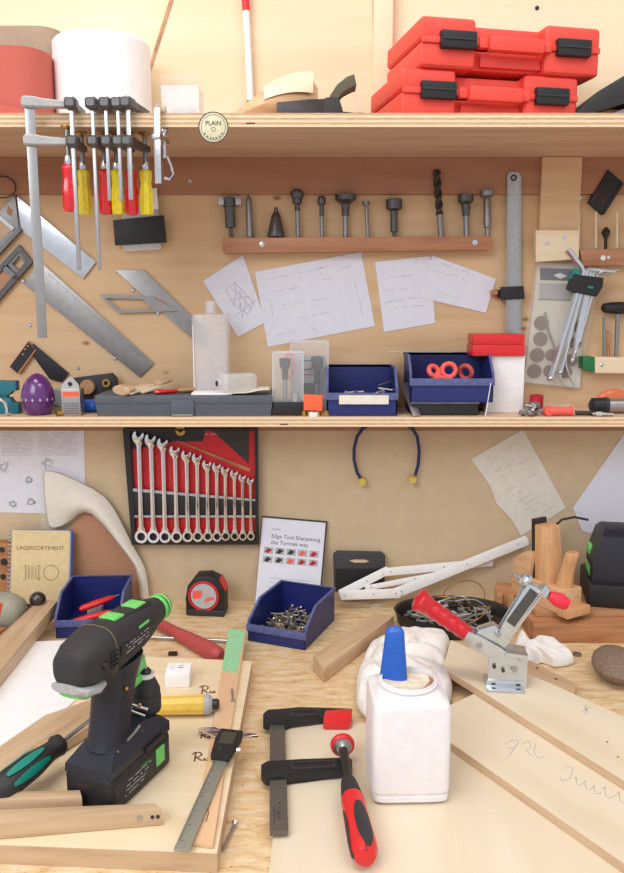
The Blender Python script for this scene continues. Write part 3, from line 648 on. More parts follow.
# wooden block on the post
f = Fw(536, 262, -0.0202)
t = thing('wooden_block', 'pale square wood block screwed over the foot of the wall post', 'wood block', f)
obj('block', MB().prism(f.uvs([(536, 230), (579, 230), (579, 259), (536, 262)], 0.016), 0, 0.016, bev=0.0015), 'pale2', t)
for p in ((547, 244), (564.5, 238)):
    a, b = f.uv(p, 0.016); obj('screw', MB().lathe([(0.0045, 0.016), (0.004, 0.017), (0.001, 0.0172)], T(a, b, 0), 16), 'zinc', t)
# right-hand rack with dowels
f = Fw(583, 267, -0.0002)
t = thing('peg_rack', 'brown rack block at the right edge holding thin rods and a small dark bit', 'tool rack', f)
obj('block', MB().prism(f.uvs([(580, 250), (660, 248), (660, 265), (583, 266)], 0.028), 0, 0.028, bev=0.001), MT['oakd2'], t)
for p, r in (((603, 258), 0.0052), ((608.5, 257.5), 0.003)):
    a, b = f.uv(p, 0.028); obj('screw', MB().lathe([(r, 0.028), (r * .9, 0.0295), (r * .4, 0.0295), (r * .3, 0.0285)], T(a, b, 0), 16), 'white', t)
for i, (x, y0, y1, l) in enumerate(((579, 211, 249, 'thin pale rod left of the rod pair in the right rack'), (596, 212, 248, 'thin pale rod under the black card holder'), (617, 212, 248, 'thin pale rod nearest the right edge'))):
    a = Pw(x, y1); b = Pw(x, y0); one('thin_rod', l, 'rod', MB().cyl((0, 0, 0), b - a, 0.0021, n=10), 'pale2', F(a), 'thin rods in the right rack')
a = Pw(605.5, 249); b = Pw(606, 227); q = (b - a).to_track_quat('Z', 'Y').to_matrix(); L = (b - a).length
one('countersink_bit', 'small black arrow-headed bit in the right rack', 'drill bit', MB().lathe([(0.003, 0), (0.003, L * .45), (0.005, L * .55), (0.0085, L * .75), (0.006, L * .9), (0.0015, L)], n=14), 'black', F(a, q))
f = Fw(589, 203, -0.004, to=(604, 170))
t = thing('card_holder', 'black card holder tilted on the wall, top right', 'holder', f)
obj('body', MB().prism(f.uvs([(589, 202), (608, 169.5), (624, 183), (603, 215)], 0.012), 0, 0.012, bev=0.0015), 'black', t)
obj('edge_strip', MB().prism(f.uvs([(603, 212), (622, 182), (624, 184), (604, 215)], 0.0135), 0.012, 0.0135), 'black2', t)
mb = MB(); rr = random.Random(4)
for x0, y0, x1, y1 in ((593, 200, 599, 191), (598, 203, 606, 190), (602, 204, 609, 194)): scrawl(mb, *f.uv((x0, y0), .012), *f.uv((x1, y1), .012), 0.001, 0.0007, 0.012, rr)
obj('print', mb, 'redd', t)
# blister pack of felt pads
f = Fw(524, 384, -0.006, to=(578, 388))
t = thing('felt_pad_pack', 'clear hanging pack of round brown felt pads with a dark blue header card', 'blister pack', f)
obj('card', MB().prism(f.uvs([(538, 263), (584, 264), (580, 388), (524, 382)]), 0, 0.0008), 'cream', t)
obj('header_print', MB().prism(f.uvs([(540, 268), (572, 269), (572, 281), (540, 280)]), 0.0008, 0.0012), 'navy', t)
obj('header_panel', MB().prism(f.uvs([(539, 283), (575, 284), (574, 300), (539, 299)]), 0.0008, 0.0011), 'greyl', t)
obj('header_line', MB().prism(f.uvs([(538, 299), (574, 300), (574, 301), (538, 300)]), 0.0008, 0.0013), 'greend', t)
obj('header_drop', MB().prism(f.uvs([(553, 275), (560, 273), (567, 276), (560, 279)]), 0.0012, 0.0015), 'white', t)
for x, y in ((541, 323), (540, 339), (537, 355), (534, 371), (551, 355), (549, 371), (566, 372), (571, 360), (575, 343), (579, 327)):
    a, b = f.uv((x, y)); obj('felt_pad', MB().lathe([(0.0138 if x < 545 else 0.0118, 0.001), (0.0135 if x < 545 else 0.0115, 0.005), (0.009, 0.0055)], T(a, b, 0), 24), 'feltb', t)
bag = [(537, 259), (583, 262), (600, 276), (579, 389), (523, 384), (531, 320)]
obj('clear_bag', MB().prism(f.uvs(bag, 0.008), 0.0075, 0.0082), 'sleeve', t)
obj('bag_fold', MB().prism(f.uvs([(538, 262), (532, 320), (524, 380), (521, 380), (528, 316), (536, 264)], 0.008), 0.0083, 0.0092), 'clear', t)
# hex key set
f = Fw(585, 290, -0.03, to=(600, 293))
t = thing('hex_key_holder', 'black holder with a green tab gripping a fan of long hex keys', 'hex key holder', f)
obj('block', MB().prism(f.uvs([(565, 289), (571, 274), (583, 276), (601, 278), (600, 287), (594, 297), (580, 293), (572, 293)]), 0.0, 0.016, bev=0.002), 'black', t)
obj('green_tab', MB().prism(f.uvs([(567, 279), (573, 268), (578, 272), (572, 280)]), 0.004, 0.014, bev=0.001), 'teal', t)
obj('green_mark', MB().prism(f.uvs([(585, 286), (591, 287), (590, 289), (585, 288)]), 0.016, 0.0165), 'teal', t)
fk = f
for i, (top, bot, bend, r, l) in enumerate((((580, 276), (549, 378), (566, 250), 0.0046, 'longest and thickest hex key, its angled end up left'), ((584, 275), (559, 372), (604, 271), 0.0036, 'second hex key of the fan, from the left'),
        ((588, 276), (571, 360), (612, 272), 0.003, 'third hex key of the fan, from the left'), ((591, 277), (574, 352), (616, 270), 0.0026, 'fourth hex key of the fan, from the left'), ((595, 279), (578, 341), (606, 277), 0.0022, 'shortest hex key, rightmost of the fan'))):
    a = Vector((*fk.uv(bot), 0.008)); b = Vector((*fk.uv(top), 0.008)); c = Vector((*fk.uv(bend), 0.012 + 0.002 * i))
    mid = b + (b - a).normalized() * 0.012
    pts = [a] + [a.lerp(b, s) for s in (0.5, 1.0)] + [b.lerp(mid, 0.7), mid + (c - mid) * 0.15, mid + (c - mid) * 0.45, c]
    r *= 1.25; k = thing('hex_key', l, 'hex key', fk, 'hex keys in the black holder')
    obj('shaft', MB().tube(pts, r, 6), 'zinc', k, ang=20)
    obj('ball_end', MB().sph(a, r * 1.15), 'chrome', k)
f = Fw(560, 366, -0.02)
one('carabiner', 'thin chrome hook lying at the foot of the felt pad pack', 'hook', MB().tube([Vector((*f.uv(p), 0)) for p in ((566, 352), (566, 366), (570, 378), (574, 384), (572, 387), (566, 386), (560, 380), (560, 372))], 0.002, 8), 'chrome', f)
f = Fw(548, 350, -0.012)
one('silver_rod', 'thin silver rod inside the felt pad pack, left of the hex keys', 'rod', MB().tube([Vector((*f.uv(p), 0)) for p in ((545, 312), (548, 330), (556, 352))], 0.0022, 8), 'steel', f)
# right lower rack with knob tools
f = Fw(583, 372, -0.0002)
t = thing('tool_rack', 'pale wooden rack with a green end block, right edge', 'tool rack', f)
obj('rail', MB().prism(f.uvs([(595, 357), (660, 358), (660, 374), (595, 373)], 0.035), 0, 0.035, bev=0.001), 'pale2', t)
obj('green_end', MB().prism(f.uvs([(583, 357), (595, 357), (595, 373), (583, 369)], 0.035), 0, 0.035, bev=0.001), 'greend', t)
a, b = f.uv((602, 365), .035); obj('screw', MB().lathe([(0.004, 0.035), (0.002, 0.0365)], T(a, b, 0), 14), 'zinc', t)
t = thing('hand_auger', 'black T-shaped knob tool standing in the right rack', 'hand tool', F(W(618, 358, -0.02)))
tp = W(619, 309, -0.02) - t.location
obj('shaft', MB().cyl((-0.004, 0, 0), (tp.x - 0.002, 0, tp.z - 0.01), 0.004), 'steeld', t)
obj('knob', MB().loft([[(tp.x + x, 0.011 * s * math.sin(2 * PI * k / 14), tp.z + 0.002 + 0.011 * s * math.cos(2 * PI * k / 14)) for k in range(14)] for x, s in ((-0.034, .4), (-0.03, .8), (-0.018, 1), (0.0, 1.1), (0.03, 1), (0.04, .5))]), 'black', t)
for x, y0, y1, l in ((604, 317, 357, 'thin grey chisel rod, leftmost in the lower right rack'), (608, 330, 358, 'short brown-tipped rod in the lower right rack')):
    a = W(x, y1, -0.02); bb = W(x, y0, -0.02); one('chisel_rod', l, 'rod', MB().cyl((0, 0, 0), bb - a, 0.0032, 0.0026, 10), 'steeld' if x == 604 else 'brownwood', F(a), 'rods in the lower right rack')
one('wall_ring', 'thin dark wire ring on the wall behind the longest clamp', 'ring', MB().tube([(0.026 * math.cos(a), 0.02 * math.sin(a), 0) for a in [2 * PI * i / 24 for i in range(24)]], 0.0013, 6, ring=True), 'dark', Fw(2, 187, -0.016))
# ---------------------------------------------------------------- on the lower shelf
def L3(px, Y, py=405): return W(px, py, Y).x
def Lh(py, Y, px=312): return W(px, py, Y).z - ZL
XZ = Rm(90, 'X')                                    # prisms drawn in x/z, growing towards -y
def xzp(pts, y0, y1, **k): return MB().prism(pts, -y1, -y0, XZ, **k)     # y0..y1 depth range
# teal clamp at the left edge
Y = -0.11; f = Fz((L3(-8, Y), Y, ZL))
t = thing('spring_tool', 'teal painted notched tool cut off by the left edge of the photo', 'tool', f)
xx = lambda px: L3(px, Y) - f.loc.x; zz = lambda py: Lh(py, Y)
obj('upper_jaw', xzp([(0, zz(395)), (xx(10), zz(395)), (xx(12), zz(391)), (xx(17), zz(391)), (xx(17), zz(381)), (xx(8), zz(382)), (0, zz(380))], 0, 0.02, bev=0.001), 'tealb', t)
obj('lower_jaw', xzp([(0, 0), (xx(18), 0), (xx(18), zz(403)), (xx(12), zz(403)), (xx(10), zz(398)), (0, zz(398))], 0, 0.02, bev=0.001), 'tealb', t)
obj('web', MB().box(0.0, xx(7), 0.004, 0.016, 0, zz(385)), 'tealb', t)
t = one('chrome_hook', 'bent chrome hook in front of the teal tool', 'hook', MB().tube([(-0.012, 0, 0.03), (0, 0, 0.032), (0.009, 0, 0.026), (0.013, 0, 0.014), (0.012, 0, 0.004), (0.018, 0, 0.0035)], 0.0034, 10), 'chrome', Fz((L3(0, -0.135), -0.135, ZL)))
# white and red stopper behind the egg
Y = -0.085; f = Fz((L3(16, Y), Y, ZL))
t = thing('ribbed_cap', 'small white ribbed cap half hidden behind the purple egg', 'cap', f)
n = 20; obj('cap', MB().loft([[(0.014 + r * (1 if k % 2 else .93) * math.cos(2 * PI * k / n), 0.02 + r * (1 if k % 2 else .93) * math.sin(2 * PI * k / n), z) for k in range(n)] for r, z in ((0.012, 0), (0.012, 0.016), (0.01, 0.022))]), 'cream', t)
one('red_strip', 'flat red strip lying behind the purple egg', 'strip', MB().box(0, 0.11, 0, 0.02, 0, 0.012, bev=0.002), 'redd', Fz((L3(14, -0.05), -0.05, ZL)))
one('grey_block', 'small pale grey block between the purple egg and the tin bracket', 'block', MB().box(0, 0.018, 0, 0.02, 0, 0.042, bev=0.002), 'greyl', Fz((L3(53, -0.07), -0.07, ZL)))
# egg timer
Y = -0.115; xe = L3(38.5, Y); he = Lh(373, Y)
t = thing('egg_timer', 'glossy purple egg-shaped kitchen timer', 'timer', Fz((xe, Y, ZL)))
pr = [(0.0, 0), (0.019, 0.0), (0.0225, 0.004), (0.027, 0.014), (0.0305, 0.026)]
obj('base', MB().lathe([(r, z) for r, z in pr], n=40), 'purple', t)
pr2 = [(0.0305, 0.0265), (0.0305, 0.034), (0.0285, 0.044), (0.0245, 0.055), (0.0185, 0.064), (0.0105, 0.0705), (0.004, 0.0732), (0.0, 0.0737)]
k = he / 0.0737; obj('top', MB().lathe([(r, 0.0265 + (z - .0265) * (he - .0265) / (.0737 - .0265)) for r, z in pr2], n=40), 'purple', t)
for a in range(-150, 160, 25):
    m = Rm(a, 'Z') @ T(0, -0.0300, 0.0295) @ XZ; obj('minute_mark', MB().prism([(-0.0018, 0), (0, -0.003), (0.0018, 0), (0.001, 0.0032), (-0.001, 0.0032)], -0.0003, 0.0009, m), 'greyl', t)
# bracket tin
Y = -0.135; f = Fz((L3(61.5, Y), Y, ZL)); 
t = thing('blade_tin', 'small silver tin with gabled hole tab and a red sticker', 'tin', f)
w_ = L3(80.5, Y) - f.loc.x; h1 = Lh(389, Y); h2 = Lh(377, Y)
obj('box', MB().box(0, w_, 0, 0.028, 0, h1, bev=0.0015), 'steel', t)
obj('tab', xzp([(0.001, h1 - .001), (w_ - .001, h1 - .001), (w_ - .002, h1 + 0.008), (w_ * .6, h2), (w_ * .45, h2), (0.002, h1 + .008)], 0.001, 0.003), 'greyl', t)
m = T(w_ * .5, 0, h1 + .009) @ XZ; obj('hole', MB().lathe([(0.0042, -0.001), (0.0042, -0.0004)], m), 'black', t)
obj('sticker', MB().box(0.003, w_ - 0.002, -0.0006, 0.0004, h1 - 0.014, h1 - 0.005), 'orange', t)
mb = MB()
for i in range(7): mb.box(0.003, w_ - 0.003, -0.0004, 0.0004, 0.004 + i * 0.0032, 0.0048 + i * 0.0032)
obj('print', mb, 'inkd', t)
t = one('barrel_nut', 'tiny pale metal tube lying between the egg and the tin', 'nut', MB().ring(circ(0.005, 16), circ(0.0028, 16), 0, 0.016, Rm(90, 'X') @ T(0, 0.005, -0.016) @ Rm(0, 'Y')), 'brass', Fz((L3(56, -0.14), -0.14, ZL), rad(-50)))
# marking gauge bar behind
Y = -0.03; f = Fw(75, 398, Y, to=(117, 393))
t = thing('marking_gauge', 'black bar with a round wooden disc and a brass ring, behind the silver tin', 'gauge', f)
obj('bar', MB().prism(f.uvs([(72, 405), (72, 378), (112, 373), (117, 378), (118, 394), (108, 396), (96, 395), (84, 404)]), -0.008, 0.006, bev=0.001), 'black', t)
a, b = f.uv((89, 386.5)); obj('wooden_disc', MB().lathe([(0.0145, 0), (0.0145, 0.014), (0.013, 0.016)], T(a, b, 0), 28), 'oakd', t)
a, b = f.uv((107.5, 382.5)); obj('brass_ring', MB().ring(circ(0.008, 24, (a, b)), circ(0.0042, 24, (a, b)), 0, 0.012), 'brass', t)
a0 = L3(78, -0.12); t = thing('screwdriver', 'short royal blue handle lying against the grey case', 'screwdriver', Fz((L3(66, -0.10), -0.085, ZL + 0.0125)))
obj('handle', MB().lat((0.0, 0, 0), (0.06, 0, 0), [(0.006, 0), (0.011, .06), (0.0125, .2), (0.0115, .5), (0.0125, .85), (0.008, 1)], 12), 'blue2', t, ang=15)
obj('shaft', MB().cyl((-0.03, 0, 0), (0, 0, 0), 0.003), 'steel', t)
# long grey case
Y = -0.140; x0, x1 = L3(95.5, Y), L3(272, Y); h = Lh(395.5, Y); d = 0.112
t = thing('long_case', 'long flat grey case carrying the wooden-handled knives and papers', 'case', Fz((x0, Y, ZL)))
Lc = x1 - x0
obj('bottom', MB().loft([[(0.003, 0.002, 0), (Lc - .003, 0.002, 0), (Lc - .003, d, 0), (0.003, d, 0)], [(0, 0, h * .6), (Lc, 0, h * .6), (Lc, d, h * .6), (0, d, h * .6)]]), 'grey', t)
obj('lid', MB().box(-0.001, Lc + .001, -0.001, d + .001, h * .6, h, bev=0.002), 'grey', t)
obj('latch', MB().box(L3(171, Y) - x0, L3(194, Y) - x0, -0.0035, 0.0, 0.001, h * .8, bev=0.001), 'grey', t)
obj('latch_line', MB().box(L3(172, Y) - x0, L3(193, Y) - x0, -0.0042, -0.0034, 0.002, 0.0035), 'greyl', t)
ZC = ZL + h
def knife(label, pa, pb, wa, wb, blk, yy, mat='pale2'):
    f = F(W(*pa, yy)); f.loc.z = ZC; b = W(*pb, yy + 0.07); L = (Vector((b.x, b.y)) - Vector((f.loc.x, f.loc.y))).length
    f.r = Matrix.Rotation(math.atan2(b.y - f.loc.y, b.x - f.loc.x), 3, 'Z')
    f.r = f.r @ Matrix.Rotation(rad(-7), 3, 'Y')
    t = thing('scraper', label, 'scraper', f, None)
    obj('blade', MB().prism([(0, -wa * 1.15), (L * .95, -wb * 1.1), (L * .95, wb * 1.1), (0, wa * 1.15)], 0.0015, 0.0055, bev=0.0008), mat, t)
    return t, L
t, L = knife('pale wide scraper with an oval wooden butt, left end of the long grey case', (124, 394), (150, 380), 0.016, 0.012, 0, -0.135)
obj('wooden_handle', MB().loft([[(x, 0.020 * s * math.cos(2 * PI * k / 16), 0.0105 + 0.010 * s2 * math.sin(2 * PI * k / 16)) for k in range(16)] for x, s, s2 in ((-0.010, .7, .7), (-0.007, 1, 1), (0.012, .95, .9), (0.016, .7, .6))]), 'oak', t)
t, L = knife('flat pale wooden scraper lying beside the oval-butted one', (138, 391), (168, 380), 0.012, 0.012, 0, -0.115)
obj('wooden_handle', MB().loft([[(x, 0.012 * s * math.cos(2 * PI * k / 16), 0.0095 + 0.006 * s2 * math.sin(2 * PI * k / 16)) for k in range(16)] for x, s, s2 in ((0.05, .7, .6), (0.053, 1, 1), (0.08, .95, .9), (0.09, .6, .6))]), 'oak', t)
t = thing('marking_knife', 'brown-handled knife with a red end in the middle of the long grey case', 'knife', Fz((L3(154, -0.13), -0.122, ZC + 0.0045), rad(28)))
obj('red_end', MB().loft([[(x, 0.009 * s * math.cos(2 * PI * k / 12), 0.0045 * s * math.sin(2 * PI * k / 12)) for k in range(12)] for x, s in ((0, .6), (0.005, 1), (0.04, .9), (0.045, .5))]), 'redh', t)
obj('handle', MB().loft([[(x, 0.010 * s * math.cos(2 * PI * k / 12), 0.0045 * s * math.sin(2 * PI * k / 12)+0.001) for k in range(12)] for x, s in ((0.044, .5), (0.05, 1), (0.075, .9), (0.085, .5))]), 'oakd', t)
t = one('envelope', 'folded white paper lying under the small clear bottle', 'paper', MB().box(0, 0.075, 0, 0.05, 0, 0.004, bev=0.0015), 'whitep', Fz((L3(192, -0.13), -0.138, ZC + 0.0002), rad(1)))
one('envelope', 'cream folded paper slanting off the right end of the long grey case', 'paper', MB().sheet([[(-0.005 + 0.078 * i / 10, 0.055 * j / 4, 0.004 + 0.009 * i / 10 + 0.001 * math.sin(i)) for i in range(11)] for j in range(5)], 0.001), 'cream', Fz((L3(230, -0.14), -0.139, ZC - 0.003), rad(4)))
# cloudy bottle
Y = -0.075; x0, x1 = L3(194, Y), L3(230, Y); zb = 0 if False else h; r = (x1 - x0) / 2; xm = (x0 + x1) / 2
hh = W(210, 313, Y).z - ZC; hn = W(210, 301, Y).z - ZC
t = thing('cloudy_bottle', 'tall cloudy plastic bottle with a narrow neck, standing on the long grey case', 'bottle', Fz((xm, Y + 0.01, ZC)))
def sq(rx, ry, z, p=0.35, n=28):
    P = []
    for k in range(n):
        a = 2 * PI * k / n; c, s_ = math.cos(a), math.sin(a)
        P.append((rx * math.copysign(abs(c) ** p, c), ry * math.copysign(abs(s_) ** p, s_), z))
    return P
obj('body', MB().loft([sq(r * .9, .026, 0), sq(r, .028, .003), sq(r, .028, hh - .012), sq(r * .95, .026, hh - .003), sq(.011, .011, hh, 1.0), sq(.010, .010, hn, 1.0), sq(.008, .008, hn, 1), sq(.0085, .0085, hh - .002, 1.0)], cap=True), 'cloud', t)
obj('scale_mark', MB().box(-r * .9, -r * .86, -0.0288, -0.028, 0.01, hh * .85), 'whitep', t)
# small lying bottle
t = thing('small_clear_bottle', 'small square clear bottle lying on its side with a dark mouth', 'bottle', Fz((L3(222, -0.12), -0.132, ZC + 0.0045 + 0.017), rad(33)))
RX = Matrix.Rotation(rad(90), 4, 'Y')
obj('body', MB().loft([sq(.015, .015, 0), sq(.0175, .0175, .004), sq(.0175, .0175, .062), sq(.014, .014, .068)], RX), 'cloud', t)
obj('mouth', MB().lathe([(0.0075, -0.008), (0.0075, 0.0)], RX @ T(0, 0, 0), 20), 'clear2', t)
obj('dark_opening', MB().lathe([(0.0055, -0.0086), (0.0055, -0.0081)], RX, 20), 'dark', t)
# clear box with bits
Y = -0.13
def clear_box(label, px0, px1, pt, Y, dp, baseh, open_top=True):
    x0, x1 = L3(px0, Y), L3(px1, Y); w_ = x1 - x0; h = Lh(pt, Y)
    t = thing('bit_box', label, 'plastic box', Fz((x0, Y, ZL)))
    obj('tub', MB().ring([(0, 0), (w_, 0), (w_, dp), (0, dp)], [(0.0012, 0.0012), (w_ - .0012, .0012), (w_ - .0012, dp - .0012), (.0012, dp - .0012)], baseh, h), 'clear', t)
    obj('foot', MB().box(-0.0005, w_ + .0005, -0.0005, dp + .0005, 0, baseh, bev=0.001), 'black' if baseh > .005 else 'clear', t)
    mb = MB()
    for (a, b) in ((0, 0), (w_, 0), (w_, dp), (0, dp)): mb.box(a - .0008, a + .0008, b - .0008, b + .0008, baseh, h)
    mb.ring([(-.001, -.001), (w_ + .001, -.001), (w_ + .001, dp + .001), (-.001, dp + .001)], [(.0015, .0015), (w_ - .0015, .0015), (w_ - .0015, dp - .0015), (.0015, dp - .0015)], h - .002, h)
    obj('rim', mb, 'clear2', t)
    return t, w_, h, dp
t, w_, h, dp = clear_box('narrow clear box on a black foot holding one dark bit', 273, 303, 352, -0.135, 0.035, Lh(402, -0.135))
def inbit(label, x, y, z, L, hr, parent_name='forstner_bit', tone='dark'):
    b = thing(parent_name, label, 'drill bit', Fz((x, y, z)))
    obj('shank', MB().lathe([(0.004, 0), (0.004, L * .6)], n=12), 'steeld', b)
    obj('cutting_head', MB().lathe([(0.006, L * .5), (0.006, L * .72), (hr * .9, L * .8), (hr, L * .98), (hr * .6, L)], n=18), tone, b)
inbit('dark bit standing inside the narrow clear box', t.location.x + .022, t.location.y + .018, ZL + Lh(402, -0.135), 0.08, 0.011)
one('metal_collar', 'small steel collar at the bottom of the narrow clear box', 'collar', MB().ring(circ(.007), circ(.004), 0, .016), 'steel', Fz((t.location.x + .041, t.location.y + .012, ZL + Lh(402, -0.135))))
t, w_, h, dp = clear_box('wider clear box with a red and black printed card and a bit', 291, 328, 341, -0.085, 0.04, 0.001)
q = thing('printed_card', 'grey card with red and black print inside the wider clear box', 'card', Fz((t.location.x + .004, -0.052, ZL + .0012)))
obj('card', MB().box(0, w_ - .008, 0, .001, 0.02, 0.105), 'greyl', q)
mb = MB()
for a, b, c, d in ((0.018, .04, .094, .096), (.018, .036, .076, .079), (.028, .045, .072, .074)): mb.box(a, b, -.0004, 0, c, d)
obj('black_print', mb, 'inkd', q)
obj('red_print', MB().box(.016, .04, -.0004, 0, .066, .069).box(.03, .046, -.0004, 0, .079, .0815), 'redd', q)
obj('picture_panel', MB().box(.018, .05, -.0006, 0, .028, .052).box(.02, .034, -.0009, 0, .03, .048), 'olive', q)
inbit('dark bit standing inside the wider clear box', t.location.x + .050, -0.070, ZL + .001, 0.105, 0.012)
one('salmon_ring', 'salmon-coloured plastic clip hooked over the wider clear box', 'clip', MB().tube([(0, 0, .01), (0.004, 0, .02), (.012, 0, .018), (.014, 0, .004), (.012, 0, -.02), (.008, 0, -.032), (.002, 0, -.02)], .0026, 8), 'salmon', Fz((L3(286, -0.09), -0.092, ZL + .095)))
t = thing('orange_tag', 'square orange tag with dark print leaning on the clear boxes', 'tag', Fz((L3(303.5, -0.14), -0.142, ZL + .012), 0, rad(-8), rad(3)))
obj('tag', MB().box(0, .034, 0, .001, 0, .029, bev=.0003), 'orange', t)
mb = MB(); rr = random.Random(8)
for i in range(4): scrawl(mb, .004, .006 + i * .006, .030, .006 + i * .006, .001, .0005, 0, rr, .002)
o = obj('print', mb, 'brownwood', t); o.matrix_local = T(0, -.0001, 0) @ XZ
g = None
for i, (x, y, r) in enumerate(((304, -.136, 0), (308, -.130, 40), (312, -.138, 80), (318, -.132, 10), (323, -.127, 60), (326, -.137, 30), (315, -.125, 90), (299, -.12, 20))):
    if g is None:
        g = one('brass_fitting', 'small brass fitting in the loose heap under the orange tag', 'fitting', MB().ring(circ(.0055, 6), circ(.0028, 6), 0, .006).ring(circ(.004, 12), circ(.0028, 12), .006, .010), 'brass', Fz((L3(x, y), y, ZL)), 'brass fittings under the orange tag')
    else:
        c = copy_tree(g); place(c, Fz((L3(x, y), y, ZL), rad(r)))
one('white_nut', 'small white nut in front of the brass fittings', 'nut', MB().ring(circ(.009, 8), circ(.003, 8), 0, .008), 'white', Fz((L3(313.5, -.145), -.145 + .003, ZL)))
# bins
def bin_(label, f, w_, d, h, fh, wall=.002, lab=False, group='blue storage bins'):
    t = thing('storage_bin', label, 'bin', f, group)
    k = .9
    side = [(0, 0), (d, 0), (d, h), (d * .34, h), (0.004, fh * 1.25), (0, fh)]
    MZ = Matrix(((0, 0, 1, 0), (1, 0, 0, 0), (0, 1, 0, 0), (0, 0, 0, 1)))   # prism x,y -> y,z ; z -> x
    mb = MB().box(0.002, w_ - .002, .002, d - .002, 0, .002)
    mb.prism(side, 0, wall, MZ).prism(side, w_ - wall, w_, MZ)
    mb.box(0, w_, d - wall, d, 0, h).box(0, w_, 0, wall, 0, fh)
    obj('shell', mb, 'blue', t)
    rim = [(0.001, fh), (0.005, fh * 1.25), (d * .34, h), (d, h)]
    mb = MB()
    for xs in (-.002, w_ - .0025):
        for (a, b), (c, e) in zip(rim, rim[1:]):
            v = Vector((c - a, e - b)).normalized(); nn = Vector((v.y, -v.x)) * .0022
            mb.prism([(a + nn.x, b + nn.y), (c + nn.x, e + nn.y), (c - nn.x * .3, e - nn.y * .3), (a - nn.x * .3, b - nn.y * .3)], xs, xs + .0045, MZ)
    mb.box(-.002, w_ + .002, -.003, .0015, fh - .012, fh + .001, bev=.0006).box(-.002, w_ + .002, d - .002, d + .002, h - .004, h + .001)
    obj('rim', mb, 'bluerim', t)
    obj('rib', MB().box(.006, w_ - .006, -.0012, .001, .003, .006), 'blue', t)
    return t
Y = -0.138; x0, x1 = L3(327, Y), L3(397, Y); h = Lh(366, Y)
b1 = bin_('blue bin with a worn paper label, on the shelf right of the clear boxes', Fz((x0, Y, ZL)), x1 - x0, .115, h * .93, Lh(395, Y) + .003)
mb = MB().box(.022, x1 - x0 - .016, -.0038, -.003, Lh(404, Y), Lh(395, Y)); obj('paper_label', mb, 'cream', b1)
g = None; rr = random.Random(3)
for i in range(16):
    x = x0 + rr.uniform(.045, .105); y = Y + rr.uniform(.03, .085); z = ZL + .006 + .0045 * (i % 5) + (x - x0) * .24
    if g is None: g = one('steel_fastener', 'steel fastener in the heap inside the labelled blue bin', 'fastener', MB().cyl((0, 0, 0), (.034, 0, 0), .0022, n=8).cyl((.034, 0, 0), (.038, 0, 0), .0042, n=8), 'steeld', Fz((x, y, z), rr.uniform(0, 6)), 'fasteners in the labelled blue bin')
    else: place(copy_tree(g), Fz((x, y, z), rr.uniform(0, 6), 0, rr.uniform(-.3, .3)))
# black organiser and steel strips beside it
Y = -0.132; x0, x1 = L3(412, Y), L3(478, Y); h = Lh(402, Y)
t = thing('organiser_box', 'flat black box with a clear lid under the upper blue bin', 'box', Fz((x0, Y, ZL)))
obj('tub', MB().box(0, x1 - x0, 0, .11, 0, h - .003, bev=.001), 'black', t); obj('lid', MB().box(-.002, x1 - x0 + .002, -.002, .112, h - .003, h, bev=.0008), 'clear2', t)
f = Fz((L3(417, -.145), -.146, ZL + .0008)); e = W(403, 383, -.09); v = e - f.loc
t = thing('steel_strip', 'flat steel strip leaning between the two blue bins', 'strip', F(f.loc, v.to_track_quat('Y', 'Z').to_matrix()))
obj('strip', MB().box(-.008, .008, 0, v.length, 0, .0018, bev=.0003), 'steel', t)
# upper blue bin
Y = -0.140; x0, x1 = L3(411, Y, 370), L3(494, Y, 370); zb = ZL + h + .0003; zt = W(450, 355, Y).z - zb
b2 = bin_('blue bin full of red rings, stacked on the flat black box', Fz((x0, Y, zb)), x1 - x0, .115, zt * .97, W(450, 379, Y).z - zb)
def ringpts(r, n=16): return [(r * math.cos(2 * PI * i / n), r * math.sin(2 * PI * i / n), 0) for i in range(n)]
fl = zb + .003
for i, (px, py, r, a, b, l) in enumerate(((434, 368, .011, 60, 30, 'red plastic ring, leftmost in the upper blue bin'), (449, 367, .0125, 80, 0, 'red plastic ring, middle of the upper blue bin'), (466, 369, .0125, 100, -40, 'brownish red ring, rightmost in the upper blue bin'), (441, 373, .009, 30, 60, 'small red ring low between two larger rings'))):
    P = W(px, py, -.115); P.z = max(P.z - .006, fl + .014)
    t = thing('red_clip_ring', l, 'ring', Fz(P, rad(b), rad(a)), 'red rings in the upper blue bin')
    obj('ring', MB().tube(ringpts(r), .0045, 10, ring=True), 'salmon' if i != 2 else 'rub', t)
    obj('tab', MB().box(-.006, .006, -r - .012, -r + .001, -.004, .004, bev=.001), 'salmon' if i != 2 else 'rub', t)
one('red_filler_block', 'plain dark heap of red scraps under the rings', 'scrap', MB().box(.01, x1 - x0 - .01, .01, .1, .0025, .02, bev=.004), 'redd', Fz((x0, Y, zb)))
one('steel_scraper', 'thin steel scraper lying across the back rim of the upper blue bin', 'blade', MB().box(0, .125, 0, .014, 0, .0016, bev=.0003), 'steel', Fz((L3(391, -.12, 353), -.05, zb + zt * .97 + .0022), rad(-6)))
